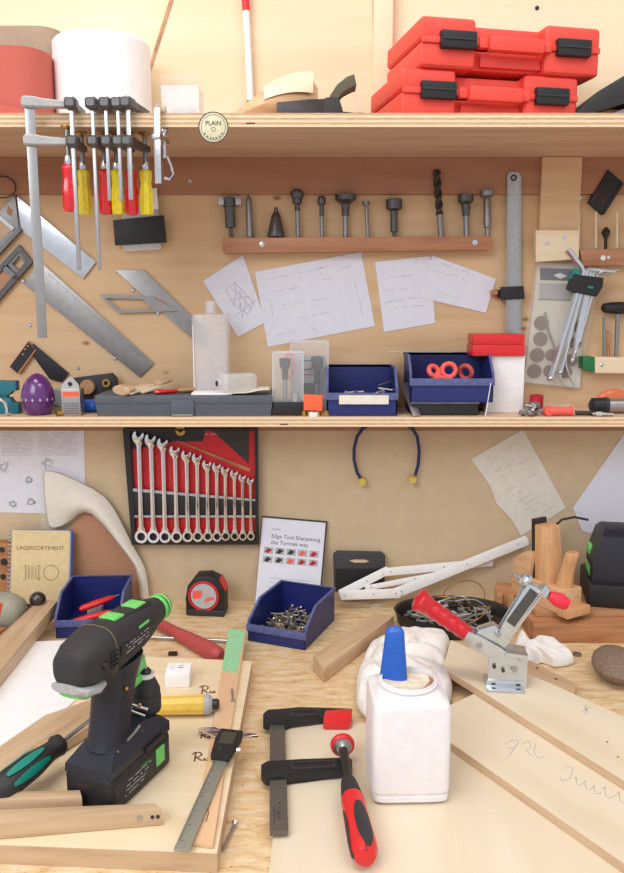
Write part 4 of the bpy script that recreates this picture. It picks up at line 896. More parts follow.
# white box and red case
Y = -0.085; x0, x1 = L3(486, Y), L3(523, Y); h = Lh(356, Y)
t = thing('white_box', 'plain white upright box under the small red case', 'box', Fz((x0, Y, ZL)))
obj('box', MB().box(0, x1 - x0, 0, .07, 0, h - .002, bev=.0008), 'white', t); obj('lid', MB().box(-.001, x1 - x0 + .001, -.001, .071, h - .002, h), 'white', t)
one('white_card', 'thin white card leaning against the white box beside the upper bin', 'card', MB().box(0, .0012, 0, .04, 0, .062), 'whitep', Fz((L3(484.5, -.135), -.143, ZL), rad(-10), 0, rad(7)))
x0 = L3(471, Y - .01); x1 = L3(523, Y - .01); h2 = W(500, 334, Y).z - ZL - h
t = thing('small_red_case', 'small flat bright red case lying on the white box', 'case', Fz((x0, Y - .008, ZL + h)))
obj('base', MB().box(0, x1 - x0, 0, .06, 0, h2 * .52, bev=.003), 'red', t); obj('lid', MB().box(0.001, x1 - x0 - .001, 0.001, .059, h2 * .54, h2, bev=.003), 'red', t)
obj('hinge_line', MB().box(.002, x1 - x0 - .002, .002, .05, h2 * .5, h2 * .56), 'redd', t)
# right-hand oddments
Y = -.10
t = thing('thread_spool', 'small red spool behind the silver fasteners', 'spool', Fz((L3(536, Y), Y, ZL)))
obj('spool', MB().lathe([(0.011, 0), (.011, .006), (.013, .007), (.013, .034), (.009, .036)], n=20), 'redd', t)
g = None; rr = random.Random(11)
for i, (x, y, a) in enumerate(((524, -.13, 0), (530, -.125, 50), (527, -.14, 100), (536, -.132, 20), (541, -.128, 75), (534, -.142, 140), (545, -.12, 10), (530, -.115, 30), (538, -.118, 120), (533, -.13, 60))):
    z = ZL + .0062 + (.011 if i > 6 else 0)
    if g is None:
        g = thing('hose_fitting', 'silver elbow fitting in the heap beside the white box', 'fitting', Fz((L3(x, y), y, z)), 'silver fittings beside the white box')
        obj('body', MB().cyl((0, 0, 0), (.016, 0, 0), .006, n=14), 'steel', g); obj('collar', MB().cyl((.014, 0, 0), (.018, 0, 0), .0062, n=6), 'chrome', g); obj('pin', MB().cyl((0, 0, 0), (0, .014, 0.001), .0035, n=10), 'steeld', g)
    else: place(copy_tree(g), Fz((L3(x, y), y, z), rad(a), 0, rr.uniform(-.3, .3)))
t = thing('red_elbow', 'bright red plastic elbow plug lying at the shelf front', 'plug', Fz((L3(550, -.142), -.136, ZL + .0095)))
obj('pipe', MB().lat((0, 0, 0), (.044, 0, 0), [(.008, 0), (.0085, .3), (.0075, .4), (.0075, .9), (.009, .92), (.009, 1)], 18), 'salmon', t); obj('end', MB().lat((0, .006, 0), (0, -.006, 0), [(.009, 0), (.0095, .5), (.0085, 1)], 18), 'salmon', t)
t = thing('pliers_piece', 'dark small tool with pale tip lying right of the red elbow', 'tool', Fz((L3(574, -.12), -.13, ZL + .005), rad(-8)))
obj('shaft', MB().cyl((0, 0, 0), (.05, 0, 0), .004), 'dark', t); obj('tip', MB().cyl((.05, 0, 0), (.058, 0, 0), .003, .001), 'steel', t)
t = thing('rotary_tool', 'black and silver cylinder tool lying at the far right of the lower shelf', 'tool', Fz((L3(589, -.10), -.105, ZL + .0155), rad(2)))
obj('black_end', MB().lat((0, 0, 0), (.028, 0, 0), [(.008, 0), (.0145, .15), (.015, 1)], 20), 'black', t); obj('barrel', MB().cyl((.028, 0, 0), (.11, 0, 0), .0135), 'steel', t); obj('band', MB().cyl((.026, 0, 0), (.033, 0, 0), .0155), 'black2', t)
t = thing('brass_screwpile', 'thin silver pin with collar lying before the cylinder tool', 'pin', Fz((L3(592, -.135), -.141, ZL + .0045), rad(-12)))
obj('pin', MB().cyl((0, 0, 0), (.036, 0, 0), .003), 'steel', t); obj('collar', MB().cyl((.006, 0, 0), (.016, 0, 0), .0045), 'greyl', t)
one('orange_pack', 'small clear packet with orange pieces behind the cylinder tool', 'packet', MB().sph((0.02, 0, .022), .02, (1.5, .5, 1)), 'orangebag', Fz((L3(602, -.05), -.05, ZL)))
one('clear_bag', 'small crumpled clear bag lying on the shelf between spool and hex keys', 'bag', MB().loft([[(x, .018 * s * math.cos(a), .008 + .008 * s * math.sin(a)) for a in [2 * PI * k / 12 for k in range(12)]] for x, s in ((0, .3), (.012, 1), (.03, .7), (.045, 1.0), (.06, .4))]), 'clear', Fz((L3(545, -.07), -.06, ZL)))
# ---------------------------------------------------------------- on the wall under the lower shelf
t, f = paper('printed drawing sheet with three small fastener figures, wall at far left', [(-20, 427), (84, 427), (86, 514), (-20, 512)], z=0.0006)
mb = MB(); rr = random.Random(21)
for i in range(19):
    for x0, x1 in ((2, 34), (38, 80)): scrawl(mb, *f.uv((x0, 431 + i * 1.35), .0006), *f.uv((x1 - rr.random() * 8, 431 + i * 1.35), .0006), .0005, .0005, .0006, rr, .003, .1)
obj('printed_text', mb, 'ink', t)
mb = MB()
for cx, cy, r in ((4, 467, 7), (48, 463, 7), (29, 480, 4.5), (13, 504, 4.5), (31, 502, 5)):
    for k in range(7): a = rr.uniform(0, 6); stroke(mb, [f.uv((cx + r * math.cos(a), cy + r * math.sin(a)), .0006), f.uv((cx + r * math.cos(a + 2.4), cy + r * .8 * math.sin(a + 2.4)), .0006), f.uv((cx + r * .5 * math.cos(a + 4), cy + r * .5 * math.sin(a + 4)), .0006)], .0007, .0006)
    if r < 6: mb.ring([f.uv((cx + r * .8 * math.cos(q * PI / 8), cy + r * .6 * math.sin(q * PI / 8)), .0006) for q in range(16)], [f.uv((cx + r * .65 * math.cos(q * PI / 8), cy + r * .48 * math.sin(q * PI / 8)), .0006) for q in range(16)], .0006, .0008)
obj('printed_figures', mb, 'ink', t)
# brown hardboard panel leaning behind
f = Fw(70, 600, -0.0015)
one('hardboard_panel', 'brown hardboard piece leaning on the wall behind the curled plastic sleeve', 'board', MB().prism(f.uvs([(66, 602), (66, 535), (82, 511), (96, 516), (137, 566), (146, 602)]), 0, .004), 'hard', f)
# curled sleeve: a bowed strip of document pocket
f = Fw(40, 470, -0.012)
def mid(p, q, s): return (p[0] + (q[0] - p[0]) * s, p[1] + (q[1] - p[1]) * s)
top = [(43, 468), (60, 471), (82, 482), (108, 494), (122, 520), (137, 552), (147, 566), (149, 590), (150, 599)]
bot = [(49, 529), (62, 528), (74, 518), (84, 509), (98, 516), (118, 543), (135, 562), (138, 575), (140, 599)]
rows = []
for j in range(7):
    r = []
    for i, (a, b) in enumerate(zip(top, bot)):
        u, v = f.uv(mid(a, b, j / 6)); r.append((u, v, .004 + .022 * math.sin(PI * j / 6) * (0.35 + .65 * math.sin(PI * min(1, i / 7))) ))
    rows.append(r)
t = thing('document_sleeve', 'curled cream document in a plastic sleeve drooping behind the left blue bin', 'document', f)
obj('document', MB().sheet(rows, .0008), 'cream', t, sub=1, ang=60)
obj('clear_pocket', MB().prism(f.uvs([(37, 466), (45, 465), (51, 530), (42, 529)]), 0.002, .003), 'sleeve', t)
mb = MB(); rr = random.Random(5)
for i in range(8): scrawl(mb, *f.uv((55, 493 + i * 4)), *f.uv((78 - i, 491 + i * 4)), .0007, .0006, .0305 if i > 3 else .029, rr)
# wrench rack
f = Fw(130, 542, -0.0305 + .02, to=(258, 543)); f = Fw(130, 542, -0.0105, to=(258, 543))
t = thing('wrench_rack', 'red and black tray on the wall holding twelve combination wrenches', 'wrench rack', f)
out = [(124, 428), (258, 428), (259, 543), (133, 543)]
obj('backing', MB().prism(f.uvs([(126, 429), (257, 429), (257, 541), (134, 541)]), 0, .003), 'redt', t)
obj('frame', MB().ring(f.uvs(out), f.uvs([(131, 430), (255, 430), (256, 538), (137, 538)]), 0, .012), 'black', t)
obj('holder_band', MB().prism(f.uvs([(133, 488), (257, 499), (257, 515), (134, 515)]), .003, .0105, bev=.001), 'black', t)
obj('band_edge', MB().prism(f.uvs([(133, 487), (257, 498), (257, 500), (133, 490)]), .0095, .0115).prism(f.uvs([(134, 514), (257, 514), (257, 516), (134, 516)]), .0095, .0115), 'greyl', t)
obj('foot_band', MB().prism(f.uvs([(136, 533), (257, 532), (257, 542), (136, 542)]), .003, .008), 'black2', t)
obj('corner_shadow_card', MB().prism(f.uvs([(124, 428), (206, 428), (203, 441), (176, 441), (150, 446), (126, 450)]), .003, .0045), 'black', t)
a, b = f.uv((181, 430)); obj('brass_stud', MB().ring(circ(.010, 20, (a, b)), circ(.004, 20, (a, b)), .0045, .009), 'brass', t)
obj('printed_bar', MB().prism(f.uvs([(176, 440), (181, 441), (251, 468), (250, 471), (244, 469)]), .0045, .006), 'brownwood', t)
mb = MB()
for i in range(7): mb.prism(f.uvs([(214 + i * 5, 431), (219 + i * 5, 431), (222 + i * 4.5, 437 + i * 3.6), (226 + i * 3.6, 442 + i * 3.6), (219 + i * 4.2, 437 + i * 3.3)]), .003, .0045 + .00005 * i)
obj('printed_wrench_picture', mb, 'dark', t)
mb = MB(); rr = random.Random(2); scrawl(mb, *f.uv((205, 434)), *f.uv((217, 434)), .0018, .0009, .0046, rr, .002, .1); obj('printed_title', mb, 'cream', t)
mb = MB()
for x in (144, 157.5, 170, 183): scrawl(mb, *f.uv((x + 1, 484)), *f.uv((x - 1, 451 + (x - 144) * .2)), .0012, .0007, .003, rr, .003, .05)
obj('printed_size_text', mb, 'salmon', t)
NTH = ['longest of twelve, leftmost', 'second from the left', 'third from the left', 'fourth from the left', 'fifth from the left', 'sixth from the left', 'seventh from the left', 'eighth from the left', 'fourth from the right', 'third from the right', 'second from the right', 'shortest of twelve, rightmost']
tops = [(140, 431), (152, 434), (164, 438), (176, 445.5), (187.5, 450), (198, 453), (208, 459.5), (217.5, 462), (226, 465.5), (235, 469), (243, 473), (251, 476.5)]
bots = [(143, 536), (155, 536), (166.5, 536), (178, 536), (189, 535.5), (199, 535.5), (209, 535.5), (218, 535.5), (226.5, 535), (235.5, 535), (243.5, 535), (251.5, 535)]
for i, (a, b) in enumerate(zip(tops, bots)):
    A = f.uv(b); T_ = f.uv(a); s = .0150 * (1 - i * .036); d = Vector(T_) - Vector(A); L = d.length
    P = Vector(f.loc) + f.r.col[0] * A[0] + f.r.col[1] * A[1] + f.r.col[2] * .0125
    g = F(P, f.r @ Matrix.Rotation(math.atan2(d.y, d.x) - PI / 2, 3, 'Z'))
    k = thing('combination_wrench', 'chrome combination wrench in the red rack, ' + NTH[i], 'wrench', g, 'wrenches in the red rack')
    R_ = s * .86; y0 = R_ * .3
    obj('ring_end', MB().ring([(R_ * math.cos(q * PI / 14), y0 + R_ * 1.08 * math.sin(q * PI / 14)) for q in range(28)], [(R_ * .62 * math.cos(q * PI / 14), y0 + R_ * .66 * math.sin(q * PI / 14)) for q in range(28)], -.001, .0055), 'chrome', k)
    sw = s * .27
    obj('shaft', MB().loft([[(-sw * e, y, .0005), (-sw * e * .5, y, -.0005), (sw * e * .5, y, -.0005), (sw * e, y, .0005), (sw * e, y, .003), (sw * e * .5, y, .0042), (-sw * e * .5, y, .0042), (-sw * e, y, .003)] for y, e in ((y0 + R_ * .95, 2.0), (y0 + R_ * 1.7, 1.15), (L * .5, 1), (L - s * 1.9, 1.05), (L - s * 1.3, 1.9))]), 'chrome', k)
    jaw = [(-.30, -1.6), (.30, -1.6), (.78, -1.0), (.98, -.45), (.92, .12), (.66, .35), (.50, -.25), (.32, -.62), (-.02, -.76), (-.32, -.52), (-.34, -.1), (-.48, .28), (-.78, .0), (-.86, -.55), (-.72, -1.1)]
    m = T(0, L - s * .15, 0) @ Rm(-14, 'Z')
    obj('open_end', MB().prism([(x * s * .82, y * s * .82) for x, y in jaw], -.001, .005, m, bev=.0006), 'chrome', k)
# handbook
f = Fw(255, 597, -0.035); n = W(262, 517, -.004) - W(255, 597, -.035)
up = n.normalized(); rt = (W(320, 600, -.035) - W(255, 597, -.035)); rt = (rt - up * rt.dot(up)).normalized(); f.r = Matrix((rt, up, rt.cross(up))).transposed()
f.loc.z = 0.0005
t = thing('handbook', 'white sharpening handbook leaning on the wall behind the screw bin', 'book', f)
c4 = f.uvs([(254, 597), (319, 602), (325, 523), (262, 517)], .004); c4[0] = (0, 0); c4[1] = (c4[1][0], 0)
hb_w = c4[1][0]; hb_h = (c4[2][1] + c4[3][1]) / 2; 
obj('pages', MB().box(0, hb_w, 0.0, hb_h, 0, .0035), 'paper', t)
obj('dark_cover_edge', MB().box(-.001, hb_w + .003, hb_h, hb_h + .003, 0, .0045).box(hb_w, hb_w + .003, 0, hb_h, 0, .0045), 'black2', t)
text(t, 'Edge Tool Sharpening', hb_w * .088, hb_w * .16, hb_h * .80, .0035, 'black', ax='LEFT'); text(t, 'the Tormek way', hb_w * .088, hb_w * .16, hb_h * .73, .0035, 'black', ax='LEFT')
mb = MB().box(hb_w * .16, hb_w * .30, hb_h * .875, hb_h * .885, .0035, .0037)
for i in range(4): mb.box(hb_w * .18, hb_w * (.45 if i == 3 else .85 - .05 * i), hb_h * (.33 - .05 * i), hb_h * (.334 - .05 * i), .0035, .0037)
obj('small_print', mb, 'ink', t)
rr = random.Random(9)
for r_ in range(2):
    for c_ in range(5):
        x = hb_w * (.06 + .18 * c_); y = hb_h * (.60 - .10 * r_); w1 = hb_w * .15; h1 = hb_h * .075
        p = obj('photo_print', MB().box(x, x + w1, y, y + h1, .0035, .0037), 'greyl', t)
        obj('photo_detail', MB().prism([(x + w1 * .1, y + h1 * .2), (x + w1 * .5, y + h1 * .1), (x + w1 * .9, y + h1 * .6), (x + w1 * .4, y + h1 * .9)], .0037, .0038), ['redd', 'dark', 'dark', 'salmon', 'redd'][(c_ + r_) % 5], p)
# notebook
f = Fw(10, 603, -0.05); n = W(12, 530, -.02) - f.loc; up = n.normalized(); rt = Vector((1, 0.0, 0)); rt = (rt - up * rt.dot(up)).normalized(); f.r = Matrix((rt, up, rt.cross(up))).transposed()
t = thing('notebook', 'spiral-bound card-covered catalogue standing behind the left wooden batten', 'notebook', f)
nb = f.uvs([(12, 530), (68, 531)], .012); nw = nb[1][0] + .003; nh = nb[0][1]; n0 = 0.001
obj('cover', MB().box(0.004, nw, n0, nh, .010, .012, bev=.0005), 'kraft', t); obj('pages', MB().box(0.004, nw + .001, n0 , nh - .002, 0.002, .010), 'paper', t); obj('back_cover', MB().box(.004, nw + .004, n0, nh, 0, .0018), 'blue2', t)
g = None
for i in range(17):
    y = nh - .006 - i * .0084
    mb = MB().tube([(0.002 + .0055 * math.cos(a), y + .0008 * a, .006 + .0075 * math.sin(a)) for a in [q * 2 * PI / 10 for q in range(11)]], .0011, 6); obj('spiral_ring', mb, 'greyl', t)
text(t, 'LAGERSORTIMENT', nw * .095, nw * .52, nh - .036, .012, 'inkb')
mb = MB(); cx, cy, r = nw * .71, nh - .085, .0155
mb.ring(circ(r, 30, (cx, cy)), circ(r - .001, 30, (cx, cy)), .012, .0123)
for q in range(5): x = nw * (.28 + .055 * q); stroke(mb, [(x, cy - .014), (x, cy + .014)], .0008, .012); stroke(mb, [(x + .0026, cy - .012), (x + .0026, cy + .012)], .0005, .012)
stroke(mb, [(nw * .25, cy + .014), (nw * .29, cy + .014)], .0012, .012); stroke(mb, [(nw * .25, cy - .014), (nw * .29, cy - .014)], .0012, .012)
stroke(mb, [(nw * .48, cy + .014), (nw * .53, cy + .014)], .0012, .012); stroke(mb, [(nw * .48, cy - .014), (nw * .53, cy - .014)], .0012, .012)
obj('cover_drawing', mb, 'inkb', t)
# blue cord with yellow foam plugs
f = Fw(387, 430, -0.01)
t = thing('banded_earplugs', 'blue cord arch with two yellow foam plugs hanging under the shelf', 'earplugs', f)
cp = [(362, 481), (357, 472), (354, 460), (354, 448), (357, 436), (363, 428), (372, 422), (387, 419), (402, 422), (411, 427), (417, 436), (419, 450), (418, 464), (415, 475)]
obj('cord', MB().tube([(*f.uv(p), .004 + (0.0 if abs(p[0] - 387) > 20 else 0)) for p in cp], .0033, 10), 'navy', t)
for x, y in ((362, 481), (412, 479)):
    a, b = f.uv((x, y)); obj('ear_plug', MB().cyl((a, b, -.004), (a, b, .012), .0085, .0075, 20), 'yfoam', t)
# black hang card in the middle
f = Fw(335, 587, -0.012)
t = thing('bit_case', 'small black hang-tab case leaning on the wall behind the white folding rule', 'case', f)
obj('body', MB().prism(f.uvs([(334, 590), (333, 553), (337, 550), (381, 551), (385, 554), (384, 590)]), 0, .010, bev=.002), 'charc', t)
obj('window', MB().prism(f.uvs([(336, 590), (336, 567), (382, 567), (381, 590)]), .010, .0112), 'black', t)
obj('hang_slot', MB().prism(f.uvs([(349, 559), (354, 558), (365, 558), (369, 560), (364, 561), (354, 561)]), .010, .0106), 'mdf', t)
# white folding rule leaning on the wall
t = thing('folding_rule', 'white riveted folding rule, half opened, leaning on the wall left of the plane', 'folding rule', F(W(340, 594, -.05)))
def strut(a, b, wd, za, zb, th=.002):
    A = W(*a, za); Bp = W(*b, zb); v = Bp - A; x = v.normalized(); n = Vector((0, -1, 0)); n = (n - x * n.dot(x)).normalized(); y = n.cross(x)
    s_ = obj('segment', MB().prism([(0, -wd / 2), (v.length, -wd / 2), (v.length + .003, 0), (v.length, wd / 2), (0, wd / 2), (-.003, 0)], 0, th, bev=.0004), 'white', t)
    s_.matrix_local = Matrix.Translation(A - t.location) @ Matrix((x, y, n)).transposed().to_4x4()
    for s in (.06, .55, .93): obj('rivet', MB().lathe([(.002, th), (.0016, th + .0008)], T(v.length * s, 0, 0), 12), 'greyl', s_)
strut((393, 594), (527, 540), .021, -.050, -.018)
strut((341, 595), (400, 593), .020, -.056, -.0535)
strut((340, 594), (388, 570), .018, -.046, -.030)
strut((384, 572), (492, 562), .017, -.036, -.014)
strut((366, 588), (455, 571), .011, -.040, -.024)
# pinned note
f = Fw(471, 460, -0.0012)
t = thing('paper_sheet', 'long note with torn left edge and faint handwriting, above the wooden plane', 'paper', f)
note = [(471, 459), (523, 429), (566, 508), (521, 536), (512, 520), (496, 503), (491, 487)]
obj('sheet', MB().prism(f.uvs(note), 0, .0007), 'cream', t)
mb = MB(); rr = random.Random(31)
for x0, y0, x1, y1 in ((500, 452, 521, 441), (487, 461, 500, 455), (490, 465, 503, 458), (517, 465, 535, 455), (495, 472, 513, 463), (500, 477, 515, 470), (522, 480, 536, 474), (509, 490, 519, 485), (513, 496, 522, 491), (517, 502, 530, 495), (520, 507, 541, 495), (521, 512, 540, 501), (524, 517, 539, 508), (536, 517, 556, 505)):
    scrawl(mb, *f.uv((x0, y0), .0007), *f.uv((x1, y1), .0007), .0012, .0006, .0007, rr, .0025)
obj('handwriting', mb, 'ink', t)
paper('pale blue-white sheet hanging behind the black charger, right edge', [(573, 508), (624, 434), (690, 434), (690, 560), (582, 531)], z=0.001, lines=[(576, 511, 583, 515, .0006)], seed=9)
paper('second sheet fanned just behind the other at the right edge', [(580, 500), (640, 428), (690, 520), (600, 540)], z=0.0001, seed=10)
# ---------------------------------------------------------------- back row on the bench
# tape measure
x0 = B(187, 612).x; x1 = B(226, 612).x; Y = -.075; hh = W(207, 576, -.085).z
t = thing('tape_measure', 'black and red tape measure standing against the wall beside the left blue bin', 'tape measure', Fz(((x0 + x1) / 2, -.085, 0), rad(-6)))
r = (x1 - x0) / 2
pts = [(-r, .003), (r * .9, 0), (r, .004), (r * .98, hh * .6), (r * .75, hh * .88), (r * .2, hh), (-r * .5, hh * .97), (-r * .9, hh * .72), (-r, hh * .4)]
obj('shell', xzp(pts, 0, .04, bev=.004), 'black', t)
m = T(-.002, 0, hh * .5) @ XZ
def cz(r0, r1, z0, z1, m_, n=32): return MB().ring(circ(r0, n), circ(r1, n), z0, z1, m_)
obj('red_ring', cz(.031, .0275, 0, .003, m), 'red', t)
obj('label_face', MB().lathe([(.026, 0), (.026, .002)], m, 32), 'greyl', t)
obj('red_print', MB().prism([(-.022, -.006), (-.022, .011), (-.002, .011), (-.005, -.004)], .002, .0025, m).prism([(0.002, -.012), (.02, -.006), (.021, 0), (.004, -.004)], .002, .0025, m), 'salmon', t)
obj('grip_bumper', xzp([(-r * .95, 0), (r * .98, 0), (r * 1.02, hh * .16), (-r * 1.0, hh * .16)], -.004, .01, bev=.002), 'black2', t)
obj('red_trim', xzp([(r * .7, hh * .9), (r * 1.0, hh * .62), (r * 1.03, hh * .62), (r * .74, hh * .93)], .006, .034), 'red', t)
# bins on the bench
def binpx(label, fl, fr_, bl, hh, fh):
    A = B(*fl); Bp = B(*fr_); w_ = (Bp - A).length; C = B(*bl); ang = math.atan2(Bp.y - A.y, Bp.x - A.x)
    return A, w_, ang
bh = .070
A = Vector((-.127, -.248, 0))
f = Fz((-.118, -.205, 0.0005), rad(-22)); WB = .114; DB = .150
bsc = bin_('blue bin of loose screws on the bench, in front of the handbook', f, WB, DB, .066, .032)
rr = random.Random(17); g = None
for i in range(90):
    lx = rr.uniform(.02, WB - .018); ly = rr.uniform(.022, DB - .02); lz = .005 + .003 * (i // 14) + rr.uniform(0, .002)
    P = f.loc + f.r @ Vector((lx, ly, lz)); F_ = Fz(P, rr.uniform(0, 6.28), 0, rr.uniform(-.35, .35))
    if g is None:
        g = thing('screw', 'loose screw in the heap inside the bench screw bin', 'screw', F_, 'screws in the bench bin')
        obj('shank', MB().cyl((-.014, 0, 0), (.010, 0, 0), .0016, .0019, 8), 'brasst', g); obj('head', MB().cyl((.010, 0, 0), (.012, 0, 0), .0019, .0036, 10), 'steel', g)
    else: place(copy_tree(g), F_)
f2 = Fz((B(54, 640).x + .002, -.195, 0.0005), rad(3))
bl = bin_('blue bin with red-handled tools, behind the cordless drill', f2, .118, .140, .071, .034)
for i, (x, y, a, L, l) in enumerate(((.02, .035, 22, .075, 'red handle lying at the front of the left bench bin'), (.03, .060, 35, .07, 'red handle lying behind the front one in the left bench bin'))):
    P = f2.loc + f2.r @ Vector((x, y, .016 + i * .016)); t = thing('pliers', l, 'pliers', Fz(P, rad(a), 0, rad(-8)))
    obj('grip', MB().loft([[(xx_, .007 * s * math.cos(2 * PI * k / 12), .006 * s * math.sin(2 * PI * k / 12)) for k in range(12)] for xx_, s in ((0, .5), (.006, 1), (L * .5, 1.15), (L * .9, .9), (L, .6))]), 'red', t); obj('jaw', MB().cyl((L - .003, 0, 0), (L + .012, 0, 0), .004, .002), 'steel', t)
one('green_tag', 'small pale grey block inside the left bench bin', 'block', MB().box(0, .03, 0, .02, 0, .018, bev=.002), 'greyl', Fz(f2.loc + Vector((.028, .105, .003))))
# old brick-like wood, sander and knob at far left
f = Fw(0, 572, -0.02)
t = thing('wooden_bracket', 'old brown drilled wood block at the left edge behind the notebook', 'wood block', Fz((B(-30, 600).x, -.035, 0)))
hx = W(12, 545, -.03).x - t.location.x; hz = W(5, 543, -.03).z
obj('block', MB().box(0, hx, 0, .03, 0, hz, bev=.002), 'brownwood', t)
for px, py, r in ((2, 550, .006), (4, 562, .0075), (3, 577, .006)):
    q = W(px, py, -.036); obj('drilled_hole', MB().lathe([(r, 0), (r, .0006)], T(q.x - t.location.x, 0, q.z) @ XZ), 'dark', t)
P = B(10, 622); t = thing('detail_sander', 'grey-green power tool with an orange switch, cut off at the left edge', 'power tool', Fz((P.x - .014, -.165, .001), rad(-12)))
t.scale = (1.15, 1.0, 1.15)
rings = []
for x, ry, rz_ in ((-.07, .02, .018), (-.05, .03, .028), (0, .034, .034), (.035, .033, .032), (.052, .026, .025), (.058, .014, .014)):
    rings.append([(x, ry * math.cos(2 * PI * k / 20), .036 + rz_ * math.sin(2 * PI * k / 20)) for k in range(20)])
obj('housing', MB().loft(rings), 'toolgrey', t, ang=50)
obj('orange_switch', MB().box(.0, .035, -.034, -.020, .040, .060, bev=.003), 'orange', t)
obj('dark_band', MB().ring([(.036 * math.cos(2 * PI * k / 24), .036 * math.sin(2 * PI * k / 24)) for k in range(24)], [(.030 * math.cos(2 * PI * k / 24), .030 * math.sin(2 * PI * k / 24)) for k in range(24)], -.04, -.028, T(0, 0, .036) @ Rm(90, 'Y')), 'black', t)
P = W(36, 602, -.16); t = thing('ball_knob_tool', 'dark round ball knob on a black arm beside the notebook', 'knob', Fz((P.x, -.15, .001)))
obj('ball', MB().sph((0, 0, P.z), .0155), 'darkball', t)
obj('arm', MB().tube([(-.02, -.02, .008), (-.012, -.012, .02), (0, 0, P.z - .01)], [.014, .012, .008], 12), 'black', t)
# curved grey-brown sheet end at left
f = Fb(0, 640); one('curved_offcut', 'curved brown wood offcut lying at the left edge under the power tool', 'offcut', MB().prism([(x * .001, y * .001) for x, y in ((-50, -12), (0, -34), (34, -16), (44, 6), (20, 14), (-50, 22))], 0, .03, bev=.002), 'brownwood', Fz((B(0, 632).x - .01, -.22, 0.0)))
# plane, chopping boards and charger on the right
t = one('wooden_board', 'thick brown board lying under the wooden plane and charger', 'board',
        MB().box(0, .6, 0, .19, 0, .036, bev=.0015), 'brownwood', Fz((B(536, 648).x, -.215, 0.0)))
ZB = .036
t = one('wooden_board', 'smaller brown board piece lying on the thick one, under the plane', 'board', MB().box(0, .55, 0, .15, 0, .012, bev=.001), 'oakd', Fz((B(527, 626).x + .002, -.18, ZB + .0003), rad(0)))
ZP = ZB + .0125
f = Fz((W(550, 612, -.17).x, -.135, ZP), rad(-60))
t = thing('wooden_plane', 'wooden hand plane with tall wedge and upright horn, back right of the bench', 'hand plane', f)
obj('body', MB().prism([(-.065, -.026), (.065, -.026), (.065, .026), (-.065, .026)], 0, .046, bev=.003), 'beech', t)
obj('toe_plate', MB().box(.06, .085, -.032, .028, 0, .017, bev=.002), 'beechz', t)
wz = W(535, 520, -.10).z - ZP
sl = Rm(-14, 'Y')
obj('wedge', MB().prism([(-.010, .03), (.030, .03), (.010, wz), (-.018, wz)], -.019, .019, XZ, bev=.003), 'beechz', t)
obj('iron', MB().prism([(-.013, .04), (-.022, wz + .008), (-.028, wz + .008), (-.019, .04)], -.017, .017, XZ), 'dark', t)
obj('wedge_insert', MB().prism([(.006, wz * .45), (.021, wz * .45), (.0075, wz * .98), (.000, wz * .98)], -.012, .012, XZ), 'pale2', t)
obj('side_cheek', MB().prism([(-.062, .04), (-.02, .04), (-.012, wz * .66), (-.035, wz * .62), (-.062, .075)], -.026, .026, XZ, bev=.003), 'beech', t)
obj('horn', MB().loft([[(x + rx * math.cos(2 * PI * k / 16), .016 * s * math.sin(2 * PI * k / 16), z) for k in range(16)] for x, rx, s, z in ((.046, .017, 1.2, .030), (.046, .0155, 1, .05), (.050, .0135, .85, .075), (.056, .0125, .8, .098), (.060, .0125, .85, .112), (.061, .010, .7, .116))]), 'beechz', t, ang=50)
# second slotted wooden block left of the plane
t = thing('wood_clamp_block', 'brown slotted wood block behind the tray, left of the plane', 'wood block', Fz((W(496, 590, -.10).x, -.085, 0), rad(-20)))
obj('block', MB().box(0, .075, 0, .035, 0, .06, bev=.002), 'brownwood', t)
for i in range(3): obj('peg', MB().box(.006 + i * .022, .018 + i * .022, -.012, .002, .02, .05, bev=.002), 'oakd', t)
# charger
P = W(578, 600, -.14); zt = W(600, 524, -.09).z - ZP
t = thing('battery_charger', 'black battery charger with green lettering on its side, back right', 'charger', Fz((P.x + .030, -.155, ZP), rad(-12)))
Wc = .15
obj('base', MB().box(-.018, Wc, -.01, .12, 0, .045, bev=.006), 'black', t)
obj('battery', MB().loft([[(-.010, 0.004, .045), (Wc, 0.004, .045), (Wc, .105, .045), (-.010, .105, .045)], [(-.008, .002, zt * .62), (Wc, .002, zt * .62), (Wc, .105, zt * .62), (-.008, .105, zt * .62)], [(.004, .014, zt * .93), (Wc, .014, zt * .93), (Wc, .1, zt * .93), (.004, .1, zt * .93)], [(.012, .03, zt), (Wc, .03, zt), (Wc, .09, zt), (.012, .09, zt)]]), 'navyblk', t)
m = T(-.0105, 0, 0) @ Rm(90, 'Z') @ XZ
obj('green_label', MB().box(-.0125, -.0085, .02, .075, .05, .072), 'black2', t)
mb = MB(); rr = random.Random(6)
for i in range(9): mb.box(-.0135, -.0120, .022 + i * .006, .026 + i * .006, .052 + (i % 2) * .002, .069)
obj('green_lettering', mb, 'green', t)
obj('green_button', MB().box(-.012, -.002, .06, .09, .082, .1, bev=.003), 'green', t)
one('charger_cable', 'black cable arching from the charger towards the plane', 'cable', MB().tube([Vector((P.x + .04, -.06, ZP + zt + .0)), Vector((P.x + .015, -.05, ZP + zt + .003)), Vector((P.x - .01, -.05, ZP + zt - .002)), Vector((P.x - .025, -.045, ZP + zt - .02)), Vector((P.x - .028, -.045, ZP + zt - .05)), Vector((P.x - .026, -.045, .06)), Vector((P.x - .026, -.045, .0535))], .0025, 8), 'black', F((0, 0, 0)))
